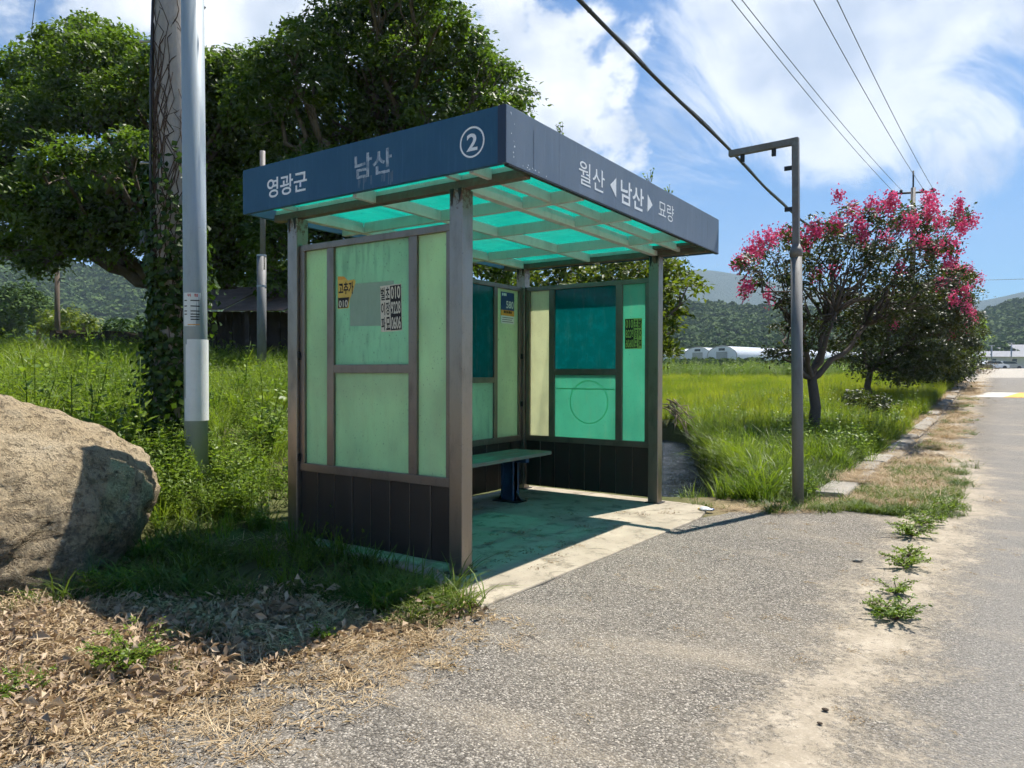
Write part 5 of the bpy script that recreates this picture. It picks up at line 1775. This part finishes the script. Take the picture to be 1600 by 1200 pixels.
MB().tube(path + np.stack([0.012 * np.cos(tw), 0.012 * np.sin(tw), 0.036 + 0.006 * np.sin(tw * 0.7)], 1), 0.012, 6).build('messenger_wire', 'wire', bundle, True)
for k in range(3, 46, 6):
    MB().tube([path[k] + (0, 0, -0.0), path[k] + (path[k + 1] - path[k]) * 0.06], 0.037, 8).build('lashing', 'cable', bundle)
tag(MB().tube(sag_path(P(60, -40, 20), P(38, 130, 34), 0.1), 0.012, 5).build('guy_wire', 'wire', smooth=True), 'single thin wire slanting down the sky at far left', 'wire')
tag(MB().tube(sag_path(P(1380, 437, 60), P(1720, 430, 60), 0.2), 0.02, 5).build('distant_wire', 'wire', smooth=True), 'faint distant wire right of the flowering trees', 'wire')

# ------------------------------------------------------------------ shed, far pole and road wall on the left
s0 = base_of(385, 19.0)
shed = thing('old_shed', 'low dark wooden shed with a sagging rusty roof behind the trees', 'shed', s0)
fwd = np.array([_F[0], _F[1], 0]) / np.linalg.norm(_F[:2])
rt3 = _R


def sp3(u, d, z):
    return s0 + rt3 * u + fwd * d + np.array([0, 0, z])


for k in range(13):
    u0 = -1.2 + k * 0.42
    MB().prism([sp3(u0, 0, 0), sp3(u0 + 0.40, 0, 0), sp3(u0 + 0.40, 0, 1.55), sp3(u0, 0, 1.55)], (0, 0, 0), fwd * 0.05).build('board', 'shed_wood', shed)
for u0 in (-1.25, 0.3, 1.8, 3.3, 4.3):
    MB().prism([sp3(u0, -0.9, -0.3), sp3(u0 + 0.1, -0.9, -0.3), sp3(u0 + 0.1, -0.9, 1.5), sp3(u0, -0.9, 1.5)], (0, 0, 0), fwd * 0.1).build('post', 'shed_wood', shed)
for k in range(9):
    u0 = -1.6 + k * 0.75
    zz = rng.uniform(-0.05, 0.05)
    MB().prism([sp3(u0, -1.3, 1.42 + zz), sp3(u0 + 0.77, -1.3, 1.44 + zz), sp3(u0 + 0.77, 1.8, 2.35 + zz), sp3(u0, 1.8, 2.33 + zz)], (0, 0, 0), (0, 0, 0.03)).build('roof_sheet', 'shed_roof', shed)
MB().prism([sp3(-1.2, 0.4, 0), sp3(4.6, 0.4, 0), sp3(4.6, 3.0, 0), sp3(-1.2, 3.0, 0)], (0, 0, 0), (0, 0, 1.5)).build('dark_interior', 'shed_wood', shed)

q_ = base_of(90, 34.0)
lp = thing('wooden_pole', 'dark thin wooden pole in front of the forested hill at left', 'pole', q_)
MB().tube([q_ - (0, 0, 0.5), (q_[0], q_[1], float(P(90, 418, 34)[2]))], [0.14, 0.10], 10).build('shaft', 'bark', lp, True)
for (z_, n_) in ((422, 0), (436, 1)):
    zc_ = float(P(90, z_, 34)[2])
    MB().tube([np.array([q_[0], q_[1], zc_]) - rt3 * 0.35, np.array([q_[0], q_[1], zc_]) + rt3 * 0.35], 0.03, 6).build('crossarm', 'dark_metal', lp)
# lattice transmission tower on the hill
t0_ = P(108, 512, 330)
tw_ = thing('transmission_tower', 'faint lattice transmission tower on the left hillside', 'tower', t0_)
hT = float(P(108, 434, 330)[2] - t0_[2])
mb = MB()
for sx in (-1, 1):
    for sy in (-1, 1):
        mb.tube([t0_ + rt3 * 2.2 * sx + fwd * 2.2 * sy, t0_ + rt3 * 0.5 * sx + fwd * 0.5 * sy + np.array([0, 0, hT])], 0.22, 4)
for k in range(9):
    z0_, z1_ = hT * k / 9, hT * (k + 1) / 9
    w0, w1 = 2.2 - 1.7 * k / 9, 2.2 - 1.7 * (k + 1) / 9
    for s_ in (-1, 1):
        mb.tube([t0_ + rt3 * w0 * s_ + np.array([0, 0, z0_]), t0_ - rt3 * w1 * s_ + np.array([0, 0, z1_])], 0.16, 4)
mb.build('lattice', 'bolt', tw_)
for k in (0.72, 0.84, 0.96):
    MB().tube([t0_ - rt3 * 4.2 + np.array([0, 0, hT * k]), t0_ + rt3 * 4.2 + np.array([0, 0, hT * k])], 0.2, 4).build('arm', 'bolt', tw_)

# shrubs at the foot of the left hill
hed = [((30, 470, 30), (60, 492, 26), (5, 500, 30), 'large dark round tree at the left edge below the hill', 'forest', 60),
       ((105, 497, 16), (130, 505, 14), (80, 508, 16), 'pale green bamboo thicket beside the thin wooden pole', 'young_leaf', 46),
       ((190, 510, 14), (215, 515, 12), (165, 516, 12), 'dark hedge left of the concrete pole below the hill', 'forest', 50)]
for (a_, b_, c__, lab, mt, t_) in hed:
    o0 = P(b_[0], b_[1] + b_[2], t_)
    o = thing('background_tree', lab, 'tree', o0)
    cl_ = px_clumps([a_, b_, c__], t_, 1.0, 2.0, 1.2)
    v, t, at = crown(cl_, 26, 0.34, 0.7, 12)
    link_mesh('crown', fast_mesh('crown', v - o0, tris=t, mat=mt, vattr=at), o)
    MB().tube([o0 - (0, 0, 2), cl_[2][0]], [0.3, 0.12], 8).build('trunk', 'bark', o, True)
# low stone wall along the village lane
wa, wb = base_of(90, 30), base_of(240, 27)
dw = wb - wa
for_wall = thing('stone_wall', 'low dark stone wall along the lane beyond the grass', 'wall', wa)
kk = 14
for k in range(kk):
    a_, b_ = wa + dw * (k / kk), wa + dw * ((k + 0.97) / kk)
    hgt = 0.95 + rng.uniform(-0.08, 0.08)
    nn_ = np.cross(dw / np.linalg.norm(dw), (0, 0, 1)) * 0.3
    MB().prism([a_ - (0, 0, 0.5), b_ - (0, 0, 0.5), b_ + (0, 0, hgt), a_ + (0, 0, hgt)], (0, 0, 0), nn_).build('stone', 'mud', for_wall)
lane = MB()
la, lb = base_of(-120, 27), base_of(85, 27)
lane.add([la + (0, 0, 0.12), lb + (0, 0, 0.12), lb + fwd * 3 + (0, 0, 0.2), la + fwd * 3 + (0, 0, 0.2)], [(0, 1, 2, 3)])
tag(lane.build('village_lane', 'kerb_concrete'), kind='structure')

# ------------------------------------------------------------------ tunnel greenhouses
def greenhouse(p_end, p_far, wid_, hgt, label):
    """half-round plastic tunnel from the near end to the far end"""
    o = thing('greenhouse', label, 'greenhouse', p_end, 'plastic tunnel greenhouses')
    ax = p_far - p_end
    ax[2] = 0
    L = np.linalg.norm(ax)
    ax /= L
    sd_ = np.cross(ax, (0, 0, 1))
    k = 14
    prof = [(-wid_ / 2, 0.0)] + [(-wid_ / 2 * math.cos(t), hgt * 0.38 + hgt * 0.62 * math.sin(t)) for t in np.linspace(0, np.pi, k)] + [(wid_ / 2, 0.0)]
    v, f = [], []
    nseg = 16
    for i in range(nseg + 1):
        for (u, z) in prof:
            v.append(p_end + ax * L * i / nseg + sd_ * u + np.array([0, 0, z]))
    m_ = len(prof)
    for i in range(nseg):
        for j in range(m_ - 1):
            f.append((i * m_ + j, i * m_ + j + 1, (i + 1) * m_ + j + 1, (i + 1) * m_ + j))
    MB().add(v, f).build('film_cover', 'film', o, True)
    MB().add([p_end + sd_ * u + np.array([0, 0, z]) for u, z in prof], [tuple(range(m_))]).build('end_sheet', 'film', o)
    for i in range(0, nseg + 1, 4):
        MB().tube([p_end + ax * (L * i / nseg - 0.03) + sd_ * u * 1.006 + np.array([0, 0, z * 1.006]) for u, z in prof], 0.045, 5).build('hoop', 'bolt', o, True)
    dr = p_end - ax * 0.05
    MB().prism([dr + sd_ * -0.8, dr + sd_ * 0.8, dr + sd_ * 0.8 + np.array([0, 0, hgt * 0.62]), dr + sd_ * -0.8 + np.array([0, 0, hgt * 0.62])], (0, 0, 0), -ax * 0.04).build('door', 'bolt', o)
    MB().prism([dr + sd_ * -0.45 + np.array([0, 0, hgt * 0.7]), dr + sd_ * 0.45 + np.array([0, 0, hgt * 0.7]), dr + sd_ * 0.45 + np.array([0, 0, hgt * 0.86]), dr + sd_ * -0.45 + np.array([0, 0, hgt * 0.86])], (0, 0, 0), -ax * 0.04).build('vent', 'dark_glass', o)


zg_ = lambda t_, row: 1.4 + (585.5 - row) / FPX * t_
for (pe, te, pf, tf, lab) in ((1056, 110, 1290, 155, 'leftmost white plastic tunnel greenhouse beyond the rice field'), (1090, 101, 1340, 140, 'middle white plastic tunnel greenhouse beyond the rice field'), (1128, 93, 1400, 125, 'nearest white plastic tunnel greenhouse beyond the rice field')):
    a_, b_ = P(pe, 563, te), P(pf, 563, tf)
    a_[2] = zg_(te, 563.5)
    b_[2] = a_[2]
    greenhouse(a_, b_, 4.4, 1.95 if te < 100 else 1.95, lab)
# earth under them so that they stand
mb = MB()
c0 = [P(1000, 563, 88), P(1480, 563, 88), P(1620, 563, 175), P(960, 563, 175)]
zz0 = zg_(93, 563.5)
mb.prism([np.array([p[0], p[1], zz0 - 3.0]) for p in c0], (0, 0, zz0 - 3.0), (0, 0, zz0 - 0.02))
tag(mb.build('field_terrace', 'ground'), kind='structure')
# bushes in front of the greenhouses
k = 240
xs_, ys_, sc_l = [], [], []
pts_, scl = [], []
for i in range(k):
    px_ = rng.uniform(1040, 1480)
    t_ = rng.uniform(78, 90)
    q_ = P(px_, 566, t_)
    pts_.append((q_[0], q_[1], zg_(t_, rng.uniform(566, 572))))
    scl.append(rng.uniform(0.35, 0.75))
scatter('field_scrub', pts_, np.stack([np.zeros(k), np.zeros(k), rng.uniform(0, 6.28, k)], 1), scl, rng.integers(0, 3, k), V_CAN, 'line of green scrub in front of the greenhouses')
# scrub at the foot of the middle hill
k = 420
pts_ = []
for i in range(k):
    px_ = rng.uniform(960, 1700)
    t_ = rng.uniform(165, 205)
    q_ = P(px_, 560, t_)
    pts_.append((q_[0], q_[1], zg_(t_, rng.uniform(548, 566))))
scatter('hill_foot_scrub', pts_, np.stack([np.zeros(k), np.zeros(k), rng.uniform(0, 6.28, k)], 1), rng.uniform(1.4, 3.2, k), rng.integers(0, 3, k), V_CAN, 'belt of bushes at the foot of the hills')

# ------------------------------------------------------------------ village at the end of the road
def house(px_, t_, w_, d_, h_, rh, row, label):
    b_ = P(px_, row, t_)
    o = thing('house', label, 'house', b_, 'village houses at the road end')
    X_ = lambda u, dd, z: b_ + rt3 * u + fwd * dd + np.array([0, 0, z])
    MB().prism([X_(-w_ / 2, 0, -1), X_(w_ / 2, 0, -1), X_(w_ / 2, d_, -1), X_(-w_ / 2, d_, -1)], (0, 0, 0), (0, 0, h_ + 1)).build('wall', 'plaster', o)
    ov = 0.5
    MB().add([X_(-w_ / 2 - ov, -ov, h_), X_(w_ / 2 + ov, -ov, h_), X_(w_ / 2 + ov, d_ + ov, h_), X_(-w_ / 2 - ov, d_ + ov, h_), X_(-w_ / 2 + 1.2, d_ / 2, h_ + rh), X_(w_ / 2 - 1.2, d_ / 2, h_ + rh)],
             [(0, 1, 5, 4), (1, 2, 5), (2, 3, 4, 5), (3, 0, 4), (3, 2, 1, 0)]).build('roof', 'roof_grey', o)
    for u in (-w_ * 0.28, w_ * 0.05, w_ * 0.32):
        MB().prism([X_(u - 0.5, -0.04, h_ * 0.35), X_(u + 0.5, -0.04, h_ * 0.35), X_(u + 0.5, -0.04, h_ * 0.8), X_(u - 0.5, -0.04, h_ * 0.8)], (0, 0, 0), fwd * 0.03).build('window', 'dark_glass', o)


house(1580, 150, 13, 7, 2.2, 1.3, 574, 'low grey roofed house nearest the road end')
house(1553, 175, 14, 7, 2.6, 2.0, 572, 'long grey roofed house left of the road end')
house(1640, 165, 16, 8, 3.2, 2.0, 573, 'grey roofed house at the right edge beyond the road')


def car(px_, t_, row, label, mat):
    b_ = P(px_, row, t_)
    o = thing('parked_car', label, 'car', b_, 'cars parked in the village')
    X_ = lambda u, dd, z: b_ + rt3 * u + fwd * dd + np.array([0, 0, z])
    prof = [(-2.1, 0.3), (2.1, 0.3), (2.15, 0.75), (1.25, 0.95), (0.65, 1.42), (-1.3, 1.45), (-2.05, 0.95)]
    MB().prism([X_(u, 0, z) for u, z in prof], (0, 0, 0), fwd * 1.7).build('body', mat, o)
    gp = [(-1.75, 0.98), (1.05, 0.98), (0.6, 1.36), (-1.25, 1.38)]
    MB().prism([X_(u, -0.03, z) for u, z in gp], (0, 0, 0), fwd * 0.025).build('side_window', 'dark_glass', o)
    for u in (-1.35, 1.35):
        MB().tube([X_(u, -0.06, 0.32), X_(u, 0.2, 0.32)], 0.32, 14).build('wheel', 'tyre', o)


car(1557, 118, 577.5, 'white car parked before the village houses', 'car_paint')
car(1580, 122, 577.5, 'silver car parked right of the white car', 'bolt')
for (px_, t_, r0_, lab) in ((1549, 140, 540, 'left of two slim far poles by the village'), (1580, 135, 536, 'right of two slim far poles by the village')):
    q_ = P(px_, 578, t_)
    o = thing('street_pole', lab, 'pole', q_, 'village poles')
    MB().tube([q_, (q_[0], q_[1], float(P(px_, r0_, t_)[2]))], 0.12, 8).build('shaft', 'bolt', o, True)
    zt2 = float(P(px_, r0_, t_)[2])
    MB().tube([np.array([q_[0], q_[1], zt2]) - rt3 * 0.6, np.array([q_[0], q_[1], zt2]) + rt3 * 0.6], 0.07, 6).build('crossarm', 'bolt', o)

# ------------------------------------------------------------------ small things on the ground
def weed_plant(px_, py_, size, label, seed_n, flatten=0.6):
    """feathery roadside weed"""
    b_ = PZ(px_, py_, 0.012)
    o = thing('roadside_weed', label, 'weed', b_, 'weeds in the crack of the asphalt')
    st = MB()
    cs, ns, ax, Ls = [], [], [], []
    for s_ in range(seed_n):
        az_ = rng.uniform(0, 2 * np.pi)
        L_ = size * rng.uniform(0.5, 1.0)
        e = b_ + np.array([math.cos(az_) * L_, math.sin(az_) * L_, L_ * flatten * rng.uniform(0.3, 1.2)])
        pth = curve_path(b_, e, 6, 0.12, 0.05)
        st.tube(pth, np.linspace(0.003, 0.0012, 6), 4)
        for f in np.linspace(0.25, 1.0, 9):
            p_ = np.array([np.interp(f * 5, np.arange(6), pth[:, i]) for i in range(3)])
            for _ in range(4):
                d = rand_unit(1)[0] * np.array([1, 1, 0.6]) + (e - b_) / L_ * 0.6
                l_ = rng.uniform(0.014, 0.032) * (0.6 + size * 2)
                cs.append(p_ + d * l_ * 0.6)
                nr = np.array([0, 0, 1]) + rng.normal(0, 0.5, 3)
                ns.append(nr / np.linalg.norm(nr))
                ax.append(d)
                Ls.append(l_)
    Ls = np.array(Ls)
    v, t = leaves(np.array(cs), np.array(ns), Ls, Ls * 0.42, axis=np.array(ax))
    link_mesh('foliage', fast_mesh('foliage', v - b_, tris=t, mat='weed', vattr=np.repeat(rng.random(len(Ls)), 4)), o)
    st.build('stem', 'vine_stem', o, True)


for (a_, b_, s_, lab, k_) in ((1400, 968, 0.17, 'nearest feathery green weed in the sandy asphalt crack', 26), (1375, 958, 0.13, 'pale weed just left of the nearest feathery weed', 14), (1398, 928, 0.13, 'second weed up the asphalt crack', 18),
                              (1413, 886, 0.17, 'wide flat weed third up the asphalt crack', 26), (1420, 870, 0.13, 'small weed behind the wide flat weed', 16), (1425, 838, 0.22, 'largest weed, at the top of the asphalt crack', 34), (1440, 820, 0.24, 'spreading weed where the crack meets the kerb straw', 30),
                              (1480, 800, 0.22, 'creeping weed reaching onto the road', 24)):
    weed_plant(a_, b_, s_, lab, k_)
for (a_, b_, s_, lab, k_) in ((205, 1040, 0.20, 'round green weed on the dry leaves before the boulder', 46), (38, 1085, 0.13, 'small upright green weed at the lower left edge', 14), (165, 925, 0.22, 'long leaved weed at the foot of the boulder', 22), (500, 1000, 0.10, 'small weed at the edge of the shelter shadow', 10)):
    weed_plant(a_, b_, s_, lab, k_, 0.7)
# tiny weeds growing on the roof edge
for (y_, s_) in ((0.48, 0.10), (1.98, 0.13), (2.42, 0.08)):
    b_ = np.array([0.50, y_, 3.05])
    o = thing('roof_weed', {0.48: 'tiny weed on the roof edge above the first place name', 1.98: 'small weed sprouting on the roof edge above the right arrow', 2.42: 'tiny weed on the roof edge farthest along'}[y_], 'weed', b_, 'weeds on the roof edge')
    st = MB()
    cs = []
    for _ in range(7):
        e = b_ + np.array([rng.normal(0, 0.03), rng.normal(0, 0.05), s_ * rng.uniform(0.5, 1.1)])
        st.tube(curve_path(b_, e, 4, 0, 0.05), [0.002, 0.0018, 0.0015, 0.001], 4)
        cs += [b_ + (e - b_) * f for f in (0.5, 0.75, 1.0)]
    st.build('stem', 'vine_stem', o)
    v, t = leaves(np.array(cs), rand_unit(len(cs)), 0.03, 0.016)
    link_mesh('foliage', fast_mesh('foliage', v - b_, tris=t, mat='weed', vattr=np.repeat(rng.random(len(cs)), 4)), o)

# crumpled wrapper at the platform end
b_ = PZ(1102, 798, 0.02)
wr = thing('litter_wrapper', 'small crumpled white and blue wrapper at the end of the platform', 'wrapper', b_)
for (mt, nm, off, s_) in (('white_paint', 'white_film', (0, 0, 0.02), 0.045), ('sign_blue', 'blue_film', (0.05, 0.02, 0.015), 0.03), ('yellow_print', 'yellow_film', (-0.05, 0.02, 0.012), 0.025)):
    bm = bmesh.new()
    bmesh.ops.create_icosphere(bm, subdivisions=2, radius=s_)
    for v in bm.verts:
        v.co = Vector((v.co.x * 1.4, v.co.y, v.co.z * 0.5)) * (1 + 0.35 * mnoise.noise(v.co * 60))
        v.co += Vector(off)
    me = bpy.data.meshes.new(nm)
    bm.to_mesh(me)
    bm.free()
    me.materials.append(MATS[mt])
    link_mesh(nm, me, wr)
# loose stones and chips on the sand
for (a_, b__, r_, lab) in ((1340, 877, 0.022, 'small pale stone left of the wide flat weed'), (1290, 1110, 0.010, 'dark chip on the sand in the foreground'), (1280, 1131, 0.008, 'smaller dark chip below the other on the sand'), (1424, 772, 0.035, 'flat pale stone on the straw by the kerb')):
    q_ = PZ(a_, b__, 0.012)
    bm = bmesh.new()
    bmesh.ops.create_icosphere(bm, subdivisions=2, radius=r_)
    for v in bm.verts:
        v.co = Vector((v.co.x * 1.5, v.co.y, v.co.z * 0.6)) * (1 + 0.4 * mnoise.noise(v.co * 50 + Vector((a_, 0, 0))))
    me = bpy.data.meshes.new('stone')
    bm.to_mesh(me)
    bm.free()
    me.materials.append(MATS['mud' if 'dark' in lab else 'kerb_concrete'])
    o = link_mesh('stone', me)
    o.location = tuple(q_ + (0, 0, r_ * 0.4))
    tag(o, lab, 'stone', 'loose stones')
# bare roots hanging over the ditch bank
b_ = P(1050, 640, 15.5)
rt_ = thing('dead_branch', 'tangle of bare grey twigs hanging over the ditch bank', 'branch', b_)
mb = MB()
for k in range(12):
    a_ = P(rng.uniform(1025, 1060), rng.uniform(622, 640), 14.5)
    e_ = P(rng.uniform(1050, 1095), rng.uniform(645, 690), 14.0)
    mb.tube(curve_path(a_, e_, 6, 0.05, 0.08), np.linspace(0.014, 0.006, 6), 5)
mb.build('twig', 'twig', rt_, True)

# ------------------------------------------------------------------ haze
mt = bpy.data.materials.new('haze')
mt.use_nodes = True
mt.node_tree.nodes.clear()
n = NT(mt.node_tree)
o_ = n.add('ShaderNodeOutputMaterial')
vol = n.add('ShaderNodeVolumePrincipled', {'Color': (0.62, 0.79, 1.0, 1), 'Density': 0.00034, 'Anisotropy': 0.0})
n.t.links.new(vol.outputs[0], o_.inputs['Volume'])
MATS['haze'] = mt
hz = MB().box(-2400, 2400, -2400, 2400, -6, 420).build('haze', 'haze')
tag(hz, 'pale blue summer haze over the valley', kind='stuff')
